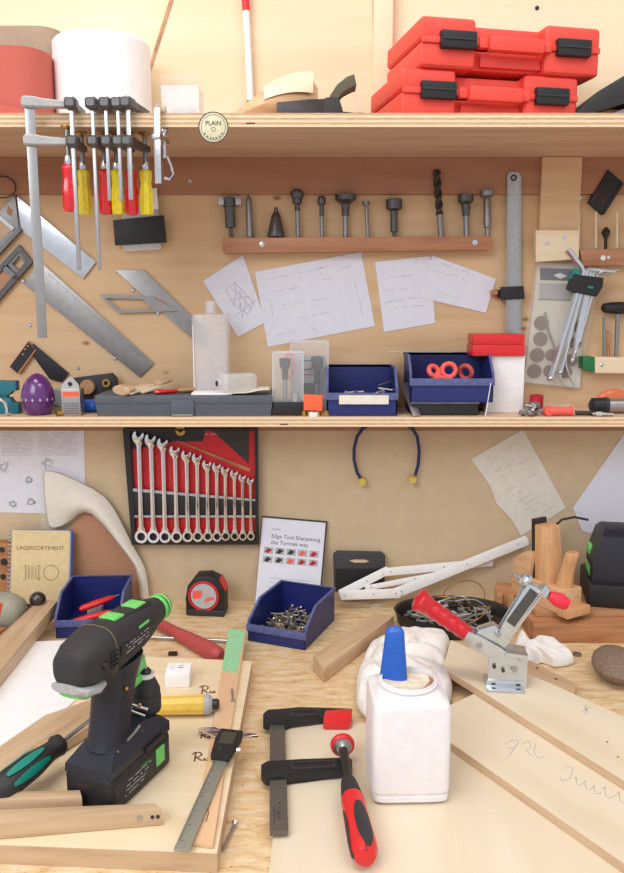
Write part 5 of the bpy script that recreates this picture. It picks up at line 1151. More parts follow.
# round stone at right edge and small ring of nuts
P = B(612, 690); t = one('mallet_head', 'rough brown rounded lump at the right edge of the bench', 'stone', MB().sph((0, 0, .0235), .03, (1.3, 1.9, .78), 24), 'stone', Fz((P.x + .022, P.y + .045, 0), rad(-12)))
for i, (px, py, r, l) in enumerate(((577, 655, .008, 'grey steel washer on the bench in front of the brown boards'), (566, 652, .006, 'small dark nut beside the white cloth tail'))):
    one('washer', l, 'washer', MB().ring(circ(r, 20), circ(r * .5, 20), 0, .003), 'steeld', Fb(px, py, 0.0002))
# tray with tangle
cx, cy = B(452, 628).x, -.138
t = thing('metal_tray', 'round dark metal dish full of wires and fittings behind the red clamp grip', 'dish', Fz((cx + .0, cy, 0)))
m = Matrix.Diagonal((1.25, .85, 1.5, 1))
obj('dish', MB().lathe([(.0, 0), (.075, 0), (.083, .006), (.088, .022), (.0895, .0225), (.085, .004), (.076, -.0)][:5] + [(.086, .021), (.08, .007), (.072, .003), (0, .003)], m, 40, cap=False), 'dark', t)
rr = random.Random(12)
def loop(n, R_, zc, r_, seed):
    q = random.Random(seed); P_ = []
    for i in range(n):
        a = i * 0.55; rad_ = R_ * (.45 + .5 * q.random()); P_.append((cx + 1.1 * rad_ * math.cos(a) , cy + .8 * rad_ * math.sin(a), zc + q.random() * .018))
    out_ = []
    for i in range(len(P_) - 1):
        for s in (0, .34, .67):
            p0 = Vector(P_[max(0, i - 1)]); p1 = Vector(P_[i]); p2 = Vector(P_[i + 1]); p3 = Vector(P_[min(len(P_) - 1, i + 2)])
            out_.append(.5 * ((2 * p1) + (p2 - p0) * s + (2 * p0 - 5 * p1 + 4 * p2 - p3) * s * s + (3 * p1 - p0 - 3 * p2 + p3) * s ** 3))
    return out_
for i, (n, R_, z, r_, mt, l) in enumerate(((46, .086, .020, .0021, 'steel', 'tangled bright steel wire in the dish'), (34, .084, .016, .0026, 'dark', 'tangled dark wire in the dish'), (22, .080, .026, .0012, 'brass', 'thin coiled brass-coloured wire in the dish'))):
    q = loop(n, R_, z, r_, 40 + i); o_ = q[0].copy(); one('wire_tangle', l, 'wire', MB().tube([p - o_ for p in q], r_, 6), mt, F(o_))
g = None
for i in range(26):
    a = rr.uniform(0, 6.28); R_ = rr.uniform(.01, .072); P_ = Vector((cx + 1.1 * R_ * math.cos(a), cy + .8 * R_ * math.sin(a), .010 + rr.uniform(0, .02)))
    F_ = Fz(P_, rr.uniform(0, 6), 0, rr.uniform(-.4, .4))
    if g is None: g = one('steel_rod_piece', 'short steel fitting in the heap inside the dish', 'fitting', MB().cyl((-.015, 0, 0), (.015, 0, 0), .003, n=10).cyl((.01, 0, 0), (.017, 0, 0), .0055, n=8), 'steel', F_, 'fittings in the dish')
    else: place(copy_tree(g), F_)
one('white_lid_strip', 'white flat strip lying across the back rim of the dish', 'strip', MB().box(0, .09, 0, .006, 0, .004, bev=.001), 'white', Fz((W(424, 587, -.06).x, -.062, .0265)))
one('wire_hoop', 'thin brown wire hoop rising behind the dish', 'wire', MB().tube([(.042 * math.cos(a), .006 * math.sin(2 * a), .030 + .030 * math.sin(a)) for a in [2 * PI * i / 30 for i in range(30)]], .0011, 6, ring=True), 'brass', Fz((W(465, 575, -.05).x, -.048, .0)))
one('clear_ring', 'small heart-shaped clear ring lying on the bench right of the screw bin', 'ring', MB().tube([(.012 * math.cos(a), .009 * math.sin(a) * (1 + .3 * math.cos(a)), 0.0013) for a in [2 * PI * i / 24 for i in range(24)]], .0012, 6, ring=True), 'clear2', Fb(376, 607, 0))
# ---------------------------------------------------------------- boards on the bench
TH = .018
# pale sheet right, under the big clamp and the bottle
t, fC = boardpx('plywood_sheet', 'large pale plywood sheet lying at the front under the bench clamp and white bottle', 'board', 'b', [(268, 880), (286, 724), (470, 722), (760, 900), (760, 1000), (262, 1000)], 0.0003, .006, 'pale', axis=(286, 724))
ZS = .0066
def plank(label, pts, base, th, mat, edge_mat, axis):
    f = Fb(*pts[0], base, to=axis)
    t = thing('wooden_board', label, 'board', f)
    P = f.uvs(pts, th)
    obj('face_veneer', MB().prism(P, th - .001, th), mat, t)
    obj('core', MB().prism(P, 0, th - .0011), edge_mat, t, label='darker sawn edge')
    return t, f
tD, fD = plank('wide pale board with two lines of pencil writing, front right corner', [(450, 742), (444, 708), (482, 690), (700, 815), (700, 930), (624, 863)], ZS, .012, 'pale', 'oak', (624, 863))
tE, fE = plank('pale board with a dark edge running from the white cloth to the right edge', [(443, 667), (451, 640), (545, 681), (720, 760), (700, 828)], ZS + .0125, .012, 'pale', 'oak', (700, 828))
mb = MB(); rr = random.Random(3)
def pen(F_, h, mb, *strokes, w=.0009):
    for s in strokes: stroke(mb, F_.uvs(s, h), w, h)
def wave(x0, y0, x1, y1, n, a, lean=1.5):
    return [(x0 + (x1 - x0) * i / (n * 8) + lean * math.sin(i * PI / 4 + .8), y0 + (y1 - y0) * i / (n * 8) - a * math.sin(i * PI / 4)) for i in range(n * 8 + 1)]
pen(fD, .012, mb, [(505, 744), (512, 740), (519, 741), (513, 750), (509, 757)], [(508, 749), (517, 747)], [(522, 744), (529, 741), (531, 747), (526, 750), (533, 757)], [(536, 743), (534, 752), (538, 758), (545, 757)],
    [(564, 766), (573, 768), (570, 779), (562, 781), (560, 776)], wave(573, 779, 600, 792, 3, 3.2), wave(600, 790, 628, 800, 2, 4.0, 2.5), w=.0008)
obj('pencil_writing', mb, 'ink', tD)
mb = MB(); pen(fE, .012, mb, [(582, 712), (590, 707)], [(584, 706), (589, 713)], [(586, 704), (586, 714)]); 
obj('pencil_mark', mb, 'ink', tE)
for x, y in ((607, 742), (618, 757)):
    u, v = fE.uv((x, y), .012); obj('nail_hole', MB().lathe([(.0015, .012), (.0015, .0122)], T(u, v, 0), 10), 'dark', tE)
t, f = boardpx('wooden_batten', 'short oak batten with two dark dots, sticking out behind the toggle clamp', 'batten', 'b', [(520, 672), (527, 659), (577, 684), (573, 696)], 0.0005, .022, 'oak', axis=(573, 696))
for x, y in ((537, 668), (556, 679)):
    u, v = f.uv((x, y), .022); obj('dot', MB().lathe([(.0025, .022), (.0025, .0223)], T(u, v, 0), 12), 'navy', t)
t, f = boardpx('wooden_batten', 'oak batten between the screw bin and the white cloth, cut end facing the camera', 'batten', 'b', [(324, 668), (313, 656), (374, 613), (394, 616)], 0.0005, .026, 'oak', axis=(400, 618))
# left panel with two layers
tA, fA = plank('pale board at the left front with burnt script marks, under the cordless drill', [(-60, 842), (217, 853), (252, 661), (105, 655), (-60, 670)], 0.0003, .024, 'pale2', 'oak', (217, 853))
ZA = .0246
mb = MB()
def curl(cx, cy, s, mb):
    P = [(-.5, -.3), (-.2, -.6), (.3, -.6), (.5, -.3), (.2, 0), (-.2, .05), (.0, .1), (.4, .45), (.8, .4)]
    pen(fA, .024, mb, [(cx + x * s, cy + y * s * .75) for x, y in P], [(cx - .1 * s, cy - .5 * s), (cx - .25 * s, cy + .45 * s)], [(cx + .8 * s, cy + .1 * s), (cx + .7 * s, cy + .3 * s), (cx + s, cy + .35 * s), (cx + 1.1 * s, cy + .1 * s), (cx + 1.25 * s, cy + .35 * s)], w=.0022)
curl(204, 690, 9, mb); curl(203, 735, 8, mb); curl(197, 757, 10, mb)
obj('burnt_script', mb, 'inkb', tA)
f = Fb(190, 842, ZA + .0003, to=(230, 629))
t = thing('wooden_strip', 'thin reddish wood strip with mint green tape on its far end', 'strip', f)
P = f.uvs([(193, 842), (213, 845), (246, 632), (229, 629)], .005)
obj('strip', MB().prism(P, 0, .005, bev=.0005), 'beechp', t)
obj('green_tape', MB().prism(f.uvs([(222, 671), (237, 673), (245, 631), (229, 628)], .0055), -.0003, .0056), 'mint', t)
mb = MB()
for x, y, L in ((205, 790, 26), (232, 690, 8)):
    pass
rr = random.Random(14); scrawl(mb, *f.uv((206, 822), .005), *f.uv((219, 750), .005), .0016, .0011, .005, rr, .004, .05); obj('burnt_script', mb, 'inkb', t)
t = thing('screw', 'thin screw lying on the wood strip just above the caliper', 'screw', Fb(233, 700, ZA + .0075, to=(231, 678)))
obj('shank', MB().cyl((0, 0, 0), (.034, 0, 0), .0016, n=8), 'steel', t); obj('head', MB().cyl((0, 0, 0), (-.003, 0, 0), .0018, .0034, 10), 'steel', t)
t = thing('nail', 'silver screw lying alone on the bench right of the left board', 'screw', Fb(223, 849, .0045, to=(237, 819)))
obj('shank', MB().cyl((0, 0, 0), (.045, 0, 0), .0018, n=10), 'steel', t); obj('head', MB().cyl((.043, 0, 0), (.047, 0, 0), .0025, .0045, 12), 'chrome', t)
# battens at left
t, f = boardpx('wooden_batten', 'thick oak batten rising from the left edge to beside the left blue bin', 'batten', 'b', [(-40, 720), (-60, 690), (40, 599), (57, 601)], ZA + .0008, .026, 'oak', axis=(57, 601))
t, f = boardpx('paper_sheet', 'large white paper sheet curling out between the left battens', 'paper', 'b', [(-30, 640), (20, 642), (70, 640), (98, 660), (75, 700), (45, 728), (10, 760), (-30, 785)], ZA + .0005, .0008, 'whitep')
t, f = boardpx('wooden_batten', 'oak batten lying on the left board from the drill handle to the left edge', 'batten', 'b', [(-40, 812), (-50, 780), (45, 715), (118, 690), (130, 700), (60, 745)], ZA + .0015, .014, 'oak', axis=(60, 745))
t, f = boardpx('wooden_batten', 'front long batten with a screw and two dots in its side, bottom left', 'batten', 'b', [(-60, 828), (162, 809), (155, 803), (-60, 812)], ZA + .0005, .020, 'oak')
yf = f.uv((140, 811), .020)[1]
for k, (px, r, mt) in enumerate(((139, .0035, 'steel'), (152, .0022, 'dark'), (157.5, .0022, 'dark'))):
    u, v = f.uv((px, 812), .020); a = Vector((u, v)); 
    obj('side_screw' if k == 0 else 'side_dot', MB().cyl((u, yf - .0008, .011), (u, yf + .001, .011), r, n=14), mt, t)
t, f = boardpx('wooden_batten', 'short batten lying just behind the front long one, bottom left', 'batten', 'b', [(-60, 803), (82, 797), (80, 790), (-60, 793)], ZA + .0005, .026, 'oak')
# cream small box
x = B(164, 688, ZA); f = Fb(165, 688, ZA + .0002, ang=rad(2))
t = thing('small_white_box', 'small white printed carton standing behind the yellow handle', 'carton', f)
bw = B(190, 686, ZA).x - B(165, 688, ZA).x
obj('carton', MB().box(0, bw, 0, .042, 0, .022, bev=.0006), 'whitep', t)
mb = MB()
for i in range(3): mb.box(.004, .014, .018 + .006 * i, .019 + .006 * i, .022, .0222)
mb.box(.017, .026, .030, .032, .022, .0222).box(.017, .026, .022, .026, .022, .0222); obj('print', mb, 'ink', t)
# yellow handle
f = Fb(157, 706, ZA + .0155, to=(218, 704))
t = thing('chisel', 'yellow handled chisel with a steel ferrule, lying right of the drill chuck', 'chisel', f)
Lh_ = f.uv((207, 704))[0]
obj('handle', MB().lat((-.03, 0, 0), (Lh_, 0, 0), [(.008, 0), (.0125, .08), (.0135, .5), (.0145, .92), (.013, 1)], 10), 'gold', t, ang=20)
obj('ferrule', MB().lat((Lh_ - .004, 0, 0), (Lh_ + .008, 0, 0), [(.0145, 0), (.0145, .6), (.010, 1)], 20), 'greyl', t)
obj('striking_cap', MB().lat((Lh_ + .006, 0, 0), (Lh_ + .018, 0, 0), [(.007, 0), (.008, .7), (.0055, 1)], 12), 'dark', t)
# red worn handle and rod
f = Fb(156, 622, .013, to=(224, 658)); L = f.uv((224, 655))[0]
t = thing('file_tool', 'worn red wooden tool handle lying diagonally behind the small carton', 'handle', f)
obj('handle', MB().lat((0, 0, 0), (L, 0, 0), [(.006, 0), (.010, .03), (.0105, .3), (.0135, .55), (.0155, .8), (.014, .96), (.007, 1)], 20), 'rub', t)
f = Fb(152, 637, .0065, to=(236, 641)); L = f.uv((243, 641))[0]
t = thing('socket_extension', 'thin steel rod crossing under the worn red handle', 'rod', f)
obj('shaft', MB().cyl((-.04, 0, 0), (L, 0, 0), .0028, n=12), 'steel', t); obj('end_ring', MB().lat((L - .028, 0, 0), (L, 0, 0), [(.0045, 0), (.0055, .3), (.006, 1)], 14), 'steeld', t)
# screwdriver
P = B(-6, 800, ZA); f = Fb(4, 787, ZA + .0325, to=(62, 747)); L = f.uv((62, 748))[0]
t = thing('screwdriver', 'screwdriver with a black and teal-green handle lying on the left battens', 'screwdriver', f); f.r = f.r @ Matrix.Rotation(rad(-4), 3, 'Y'); place(t, f)
prf = [(-.012, .008), (-.006, .0145), (.01, .0168), (.04, .0165), (L * .55, .0155), (L * .75, .0125), (L * .86, .0115), (L * .93, .0145), (L * .99, .013), (L, .006)]
obj('handle', MB().loft([[(x, r * (1 if k % 4 else .93) * math.cos(2 * PI * k / 24), r * (1 if k % 4 else .93) * math.sin(2 * PI * k / 24)) for k in range(24)] for x, r in prf]), 'black2', t, ang=50)
for a in (10, 60, 110, 160):
    rows = []
    for i in range(9):
        s = i / 8; x = .002 + s * L * .62; r = .0155 + .0022 * (1 if .1 < s < .85 else .6); hw_ = .30 * math.sin(PI * (s * .9 + .05)) ** .5
        rows.append([(x, r * math.cos(rad(a) + hw_ * q), r * math.sin(rad(a) + hw_ * q)) for q in (-1, -.5, 0, .5, 1)])
    obj('green_grip', MB().loft(rows, closed=False), 'teal', t, label='teal-green grip insert')
obj('shaft', MB().cyl((L - .002, 0, 0), (L + .075, 0, 0), .003, n=12), 'steel', t)
# caliper
f = Fb(182, 852, ZA + .0058, to=(233, 735)); L = f.uv((233, 735), .006)[0]
t = thing('digital_caliper', 'digital caliper with black display lying across the wood strip', 'caliper', f)
obj('beam', MB().box(-.002, L + .004, -.0085, .0085, 0.001, .0048, bev=.0006), 'calst', t)
mb = MB()
for i in range(60):
    x = .012 + i * (L - .07) / 60; mb.box(x, x + .0005, .008 - (.007 if i % 10 == 0 else .0045 if i % 5 == 0 else .003), .008, .0048, .005)
obj('scale_marks', mb, 'inkd', t)
obj('slider_body', MB().prism([(L - .062, -.012), (L - .012, -.017), (L + .002, -.016), (L + .004, .015), (L - .02, .017), (L - .060, .013)], .0035, .013, bev=.0015), 'black', t)
obj('display', MB().box(L - .034, L - .006, -.010, .010, .0128, .0135), 'lcd', t)
obj('button', MB().lathe([(.0035, .013), (.003, .0142)], T(L - .046, .004, 0), 16), 'black2', t)
obj('thumb_wheel', MB().cyl((L - .036, -.0165, .006), (L - .036, -.021, .006), .0045, n=16), 'chrome', t)
obj('upper_jaw', MB().prism([(L - .004, .012), (L + .012, .012), (L + .020, .028), (L + .017, .046), (L + .012, .05), (L + .005, .036), (L - .004, .022)], .001, .0045, bev=.0005), 'chrome', t)
obj('lower_jaw', MB().prism([(L + .001, -.012), (L + .012, -.012), (L + .011, -.034), (L + .007, -.036), (L + .003, -.024)], .001, .0045, bev=.0005), 'chrome', t)
# big clamp
zc = ZS + .0062
f = Fb(279, 838, zc - .0055, to=(277, 716)); L = f.uv((277, 713), .014)[0]
t = thing('bench_clamp', 'black bar clamp with red pad cover and red-black handle, lying at the front centre', 'clamp', f)
bw = abs(f.uv((269, 838), .010)[1] - f.uv((288, 838), .010)[1]) / 2
obj('bar', MB().box(0, L, -bw, bw, .0025, .0085, bev=.0008), 'bardk', t)
mb = MB(); rr = random.Random(19); scrawl(mb, .02, 0, .055, 0, .003, .0012, .0085, rr, .002, .1); scrawl(mb, .012, .005, .05, .005, .0012, .0008, .0085, rr, .002, .1); obj('stamped_text', mb, 'inkd', t)
def jaw(nm, pxs, z1, mt='black'):
    return obj(nm, MB().prism(f.uvs(pxs, z1), .0005, z1, bev=.0025), mt, t)
jaw('fixed_jaw', [(263, 722), (263, 713), (268, 709), (300, 707), (352, 708), (352, 714), (320, 716), (290, 719), (286, 722)], .013)
jaw('pad_cover', [(323, 720), (325, 710), (350, 708), (352, 711), (352, 718), (349, 721), (324, 721)], .0135, 'red')
jaw('sliding_jaw', [(261, 772), (261, 764), (268, 760), (300, 759), (338, 757), (352, 758), (352, 766), (340, 769), (300, 772), (288, 775), (266, 777)], .014)
obj('cast_web', MB().ring(f.uvs([(290, 762), (334, 760), (335, 767), (292, 770)], .014), f.uvs([(292, 763.5), (332, 761.5), (333, 765.5), (294, 768)], .014), .0135, .0146), 'black2', t)
obj('fixed_web', MB().ring(f.uvs([(290, 710), (320, 709), (320, 715), (290, 717)], .013), f.uvs([(292, 711), (318, 710.5), (318, 713.5), (292, 715)], .013), .0125, .0136), 'black2', t)
S0 = Vector((*f.uv((343, 748), .022), .022)); S1 = Vector((*f.uv((349, 784), .020), .020)); S2 = Vector((*f.uv((366, 860), .016), .0175))
ax = (S0 - S1).normalized()
obj('spindle', MB().cyl(S0 - ax * .004, S1, .0062, n=14), 'dark', t)
obj('swivel_pad', MB().lat(S0 - ax * .006, S0 + ax * .008, [(.006, 0), (.0085, .3), (.0095, .5), (.0125, .55), (.0125, .9), (.010, 1)], 24), 'steel', t)
obj('pad_cap', MB().lat(S0 + ax * .002, S0 + ax * .0105, [(.0135, 0), (.016, .3), (.0165, .8), (.013, 1)], 28), 'red', t)
d = S2 - S1
obj('handle_collar', MB().lat(S1 - d.normalized() * .006, S1 + d * .24, [(.009, 0), (.0105, .2), (.0136, .9), (.0138, 1)], 24), 'black2', t)
H0 = S1 + d * .22; pr = [(.0138, 0), (.0145, .06), (.014, .25), (.0148, .5), (.0155, .75), (.0148, .9), (.0112, .98), (.006, 1)]
obj('handle', MB().lat(H0, S2, pr, 28), 'red', t)
hd = (S2 - H0); hl = hd.length; hn = hd.normalized(); sd = hn.cross(Vector((0, 0, 1))).normalized(); upv = sd.cross(hn)
if upv.z < 0: upv = -upv
for sgn in (1,):
  for off, lab in ((105, 'black grip panel'), (-5, 'black grip panel')):
    rows = []
    for i in range(13):
        s = .22 + .74 * i / 12; rr_ = .0176 + .0006; 
        for (ra, sa), (rb, sb) in zip(pr, pr[1:]):
            if sa <= s <= sb: rr_ = ra + (rb - ra) * (s - sa) / (sb - sa) + .0007
        hw_ = .62 * min(1, math.sin(PI * (i / 12 * .9 + .06)) ** .6 * 1.05)
        rows.append([tuple(H0 + hn * (s * hl) + (sd * math.cos(rad(off) + hw_ * q) + upv * math.sin(rad(off) + hw_ * q)) * rr_) for q in (-1, -.5, 0, .5, 1)])
    obj('grip_panel', MB().loft(rows, closed=False), 'black2', t, label=lab)
E_ = S2 - hn * .012 + upv * .0150
obj('end_hole', MB().sph(S2 - hn * .006 + upv * .009, .0045, (1.2, 1, .8)), 'redd', t)
# white bottle with blue spreader
x0, x1 = B(372, 805, ZS).x, B(448, 805, ZS).x; w2 = (x1 - x0) / 2 + .002; ybt = B(410, 806, ZS).y
f = Fz(((x0 + x1) / 2, ybt + w2, ZS + .0002), rad(2))
hs = W(375, 700, ybt + .01).z - ZS - .004
t = thing('glue_bottle', 'square white plastic bottle with its round top cut open, streaked with glue', 'bottle', f)
rn = .034
def sq2(r, z, p=.24): return sq(r, r, z, p, 48)
obj('body', MB().loft([sq2(w2 - .006, 0), sq2(w2 - .001, .004), sq2(w2 - .001, .010), sq2(w2 - .003, .012), sq2(w2 - .003, .014), sq2(w2, .016), sq2(w2, hs - .012), sq2(w2 - .002, hs - .004), sq2(w2 - .008, hs), sq2(rn + .005, hs + .003, .8), sq2(rn, hs + .007, 1), sq2(rn, hs + .013, 1), sq2(rn - .0015, hs + .0135, 1), sq2(rn - .002, hs + .005, 1), sq2(rn - .001, hs - .02, 1)]), 'jug', t, ang=40)
obj('neck_ridge', MB().ring(circ(rn + .0025, 40), circ(rn - .0005, 40), hs + .0085, hs + .0105), 'jug', t)
mb = MB(); rings = []
for i in range(5):
    s = i / 4; rings.append([((rn - .0024) * (1 - s * .95) * math.cos(2 * PI * k / 30), (rn - .0024) * (1 - s * .95) * math.sin(2 * PI * k / 30), hs + .003 + .005 * (1 - s) * (1 + .25 * math.sin(k * .6)) * .8 + .0012 * math.sin(k * .9 + i)) for k in range(30)])
obj('glue_skin', mb.loft(rings), 'glue', t)
obj('dark_glue_edge', MB().tube([((rn - .004) * math.cos(rad(a)), (rn - .004) * math.sin(rad(a)), hs + .0125 - .003 * math.sin(rad(a + 90))) for a in range(-70, 30, 10)], [.0005, .0015, .003, .004, .0045, .004, .003, .002, .001, .0005], 8), 'brownwood', t)
top = W(395, 626, f.loc.y + .02); bx = W(393, 684, f.loc.y + .01)
A = Vector((bx.x, bx.y, bx.z - .03)); d = top - A
t = thing('blue_spreader', 'bright blue tapered plastic stick standing in the white glue bottle', 'spreader', F(A, d.to_track_quat('Z', 'Y').to_matrix())); L = d.length
obj('stick', MB().loft([sq(.0195, .008, 0, .6), sq(.0185, .008, .03, .6), sq(.0135, .0075, L * .75, .6), sq(.012, .007, L * .93, .7), sq(.0085, .005, L * .985, .8), sq(.003, .002, L, 1)]), 'blue2', t, ang=50)
# cloths
def cloth(label, pts, H, seed, z=0, ctr=None):
    c = ctr or (sum(p[0] for p in pts) / len(pts), sum(p[1] for p in pts) / len(pts))
    f = Fb(*c, z); P = f.uvs(pts); P = [Vector(p) for p in P]; n = len(P); N = 96; M = 30
    def outline(k):
        u = k / N * n; i = int(u); s = u - i; p0, p1, p2, p3 = P[i - 1], P[i % n], P[(i + 1) % n], P[(i + 2) % n]
        return .5 * ((2 * p1) + (p2 - p0) * s + (2 * p0 - 5 * p1 + 4 * p2 - p3) * s * s + (3 * p1 - p0 - 3 * p2 + p3) * s ** 3)
    mb = MB(); rings = []
    off = Vector((seed * 3.1, seed * 1.7, 0))
    for j in range(M + 1):
        s = 1 - j / M * .985; ring_ = []
        for k in range(N):
            o_ = outline(k); q = o_ * s; b = (1 - s ** 3.0) ** .45
            v = Vector((q.x * 15 + q.y * 6, q.y * 11 - q.x * 5, 0)) + off; wv = noise.noise_vector(v * .7) * 1.3
            rdg = 1 - abs(noise.noise(v + wv)) * 2.2; rdg2 = 1 - abs(noise.noise(v * 2.6 + wv * 2)) * 2.0
            h = H * b * (.45 + .50 * max(-.3, rdg) + .13 * max(-.3, rdg2)) + .002
            q2 = q * (1 + .03 * rdg2 * s)
            ring_.append((q2.x, q2.y, max(.001, h)))
        rings.append(ring_)
    bot = [(x, y, 0.0003) for x, y, _ in rings[0]]
    mb.loft([bot] + rings)
    return one('white_cloth', label, 'cloth', mb, 'cloth', f, ang=180, sub=1)
cloth('crumpled white cloth heaped behind the glue bottle', [(356, 698), (361, 668), (376, 644), (402, 635), (430, 636), (448, 642), (447, 668), (452, 694), (444, 714), (420, 730), (385, 730), (362, 716)], .040, 2, ZS + .0003, ctr=(402, 684))
cloth('smaller twisted white cloth tail behind the toggle clamp', [(500, 668), (512, 655), (520, 638), (536, 650), (552, 648), (566, 655), (574, 664), (556, 668), (540, 664), (528, 676), (510, 680)], .034, 5, .0005, ctr=(528, 660))
# toggle clamp
zt0 = ZS + .0125 + .0125
P = B(486, 688, zt0); f = Fz((P.x, P.y, zt0 + .0002), rad(-6))
t = thing('toggle_clamp', 'zinc toggle clamp with a red ribbed grip and red rubber tip, standing on the boards', 'toggle clamp', f)
def tl(px, py, y=.012):                      # a point in the clamp's own upright plane
    n = f.r.col[1]; d = ray(px, py); k = (f.loc + n * y - CP).dot(n) / d.dot(n); q = CP + d * k - f.loc
    return (q.dot(f.r.col[0]), q.z)
def plate(nm, pts, y0, y1, mt='zinc', bev=.0006): return obj(nm, xzp([tl(*p) for p in pts], y0, y1, bev=bev), mt, t)
fw = tl(524, 690, 0)[0]
obj('base_flange', MB().box(0, fw, -.012, .044, 0, .0025, bev=.0008), 'zinc', t)
plate('base_bracket', [(487, 690), (488, 655), (500, 650), (527, 652), (526, 690)], .004, .0065)
plate('rear_bracket', [(489, 690), (489, 660), (500, 648), (527, 652), (526, 690)], .026, .0285)
obj('flange_lip', MB().box(0, fw, .0015, .0045, 0, .012, bev=.0005), 'zinc', t)
for i, x in enumerate((.14, .80)):
    obj('mounting_slot', MB().box(fw * x, fw * x + .006, -.007, -.004, .0024, .0029), 'dark', t); obj('mounting_slot', MB().box(fw * x, fw * x + .006, .0012, .0018, .005, .008), 'dark', t)
for p, r in (((494, 666), .0028), ((503, 670), .0026), ((514, 669), .0045), ((479, 645), .0045), ((498, 634), .0045)):
    a, b = tl(*p, .002); obj('pivot_pin', MB().cyl((a, -.0015, b), (a, .03, b), r, n=16), 'steel' if r > .004 else 'dark', t)
plate('lever_arm', [(463, 637), (468, 629), (480, 634), (498, 644), (521, 659), (519, 666), (500, 659), (474, 648)], .001, .0035)
plate('lever_arm', [(463, 637), (468, 629), (480, 634), (498, 644), (521, 659), (519, 666), (500, 659), (474, 648)], .029, .0315)
plate('link_plate', [(474, 636), (478, 629), (494, 624), (503, 632), (510, 640), (500, 652), (488, 652)], .0068, .025)
plate('cross_plate', [(505, 649), (527, 652), (527, 656), (504, 653)], -.002, .034)
plate('holding_arm', [(496, 634), (506, 640), (541, 594), (538, 587), (527, 583)], .008, .0105)
plate('holding_arm', [(496, 634), (506, 640), (541, 594), (538, 587), (527, 583)], .022, .0245)
plate('arm_web', [(505, 640), (508, 641), (542, 595), (539, 593)], .008, .0245)
plate('arm_face', [(506, 620), (514, 626), (538, 593), (530, 587)], .0072, .0079, 'dark2')
for p, q, r, nm, mt in (((513, 574), (548, 596), .0033, 'threaded_rod', 'steel'), ((521, 577), (524, 580), .0085, 'hex_nut', 'zinc'), ((525, 579), (527, 581), .011, 'washer', 'zinc'), ((540, 588), (542, 590), .011, 'washer', 'zinc'), ((542, 590), (547, 593), .0085, 'hex_nut', 'zinc')):
    a = tl(*p, .016); b = tl(*q, .016); obj(nm, MB().cyl((a[0], .016, a[1]), (b[0], .016, b[1]), r, n=6 if 'hex' in nm else 16), mt, t)
a = tl(549, 595, .016); b = tl(568, 605, .016); obj('rubber_tip', MB().lat((a[0], .016, a[1]), (b[0], .016, b[1]), [(.0065, 0), (.0075, .1), (.0115, .45), (.0105, .8), (.0085, .98), (.004, 1)], 18), 'tipred', t)
a = Vector((tl(415, 597, .016)[0], .016, tl(415, 597, .016)[1])); b = Vector((tl(468, 634, .016)[0], .016, tl(468, 634, .016)[1])); d = b - a; L = d.length
q = d.to_track_quat('Z', 'Y').to_matrix().to_4x4(); q.translation = a; N = 40; rings = []
for i in range(N + 1):
    s = i / N; bulge = .0185 * (1 - .22 * s); bulge += .0045 * math.exp(-((s - .08) / .09) ** 2); rp = .0008 * math.sin(s * 38) if .18 < s < .9 else 0
    e = math.sin(min(1, s / .07) * PI / 2) if s < .07 else 1
    rings.append([((bulge + rp) * e * math.cos(2 * PI * k / 20), (bulge * .8 + rp) * e * math.sin(2 * PI * k / 20), s * L) for k in range(20)])
obj('red_grip', MB().loft(rings, q), 'redgrip', t, ang=60)
for i in range(7): 
    s = .22 + i * .1; c = a + d * s; off = .0175 * (1 - .25 * s)
    obj('grip_slot', MB().box(-.0035, .0035, -.0006, .0006, -.0011, .0011, Matrix.Translation(c + Vector((0, -off * .86, 0)) + Vector((d.z, 0, -d.x)).normalized() * (-.006)) @ Matrix.Rotation(-math.atan2(d.z, d.x), 4, 'Y')), 'salmon', t)
# ---------------------------------------------------------------- cordless drill
R0 = B(67, 671, .213); R1 = B(160, 609, .217); dn = (R1 - R0).normalized()
f = Fz((R0.x + dn.x * .084, R0.y + dn.y * .084, ZA), math.atan2(dn.y, dn.x))
t = thing('cordless_drill', 'black cordless drill with light green buttons standing on its battery on the left board', 'drill', f)
t.scale = (.90, .9, .92)
XZ2 = XZ
def rsq(x, hy, hz, cz_, p=.55, n=28, sk=0):
    P = []
    for k in range(n):
        a = 2 * PI * k / n; c, s_ = math.cos(a), math.sin(a)
        P.append((x + sk * s_, hy * math.copysign(abs(c) ** p, c), cz_ + hz * math.copysign(abs(s_) ** p, s_)))
    return P
# battery
obj('battery', MB().box(-.066, .074, -.037, .037, 0, .050, bev=.007, seg=3), 'black', t)
obj('battery_step', MB().box(-.060, .068, -.0385, .0385, .012, .040, bev=.003), 'black2', t)
obj('foot_housing', MB().loft([[(-.066, -.036, .050), (.074, -.036, .050), (.074, .036, .050), (-.066, .036, .050)], [(-.064, -.036, .060), (.074, -.036, .064), (.074, .036, .064), (-.064, .036, .060)], [(-.045, -.028, .074), (.060, -.029, .078), (.060, .029, .078), (-.045, .028, .074)], [(-.034, -.022, .083), (.03, -.022, .083), (.03, .022, .083), (-.034, .022, .083)]]), 'navyblk', t, ang=25)
obj('green_release', MB().box(.034, .054, -.0400, -.0370, .016, .040, bev=.001), 'green', t)
obj('side_slot', MB().box(.012, .056, -.0392, -.036, .049, .055, bev=.0012), 'dark', t)
mb = MB(); rr = random.Random(23); mY = T(0, -.0386, 0) @ XZ2
for i in range(4): scrawl(mb, -.040 + i * .003, .016 + i * .0055, .004 + i * .006, .016 + i * .0055, .0014, .0008, 0, rr, .0022, .15)
o = obj('printed_text', mb, 'greyl', t); o.matrix_local = T(0, -.0385, 0) @ XZ2
obj('green_print', MB().box(-.002, .016, -.0389, -.0384, .034, .0375), 'greend', t)
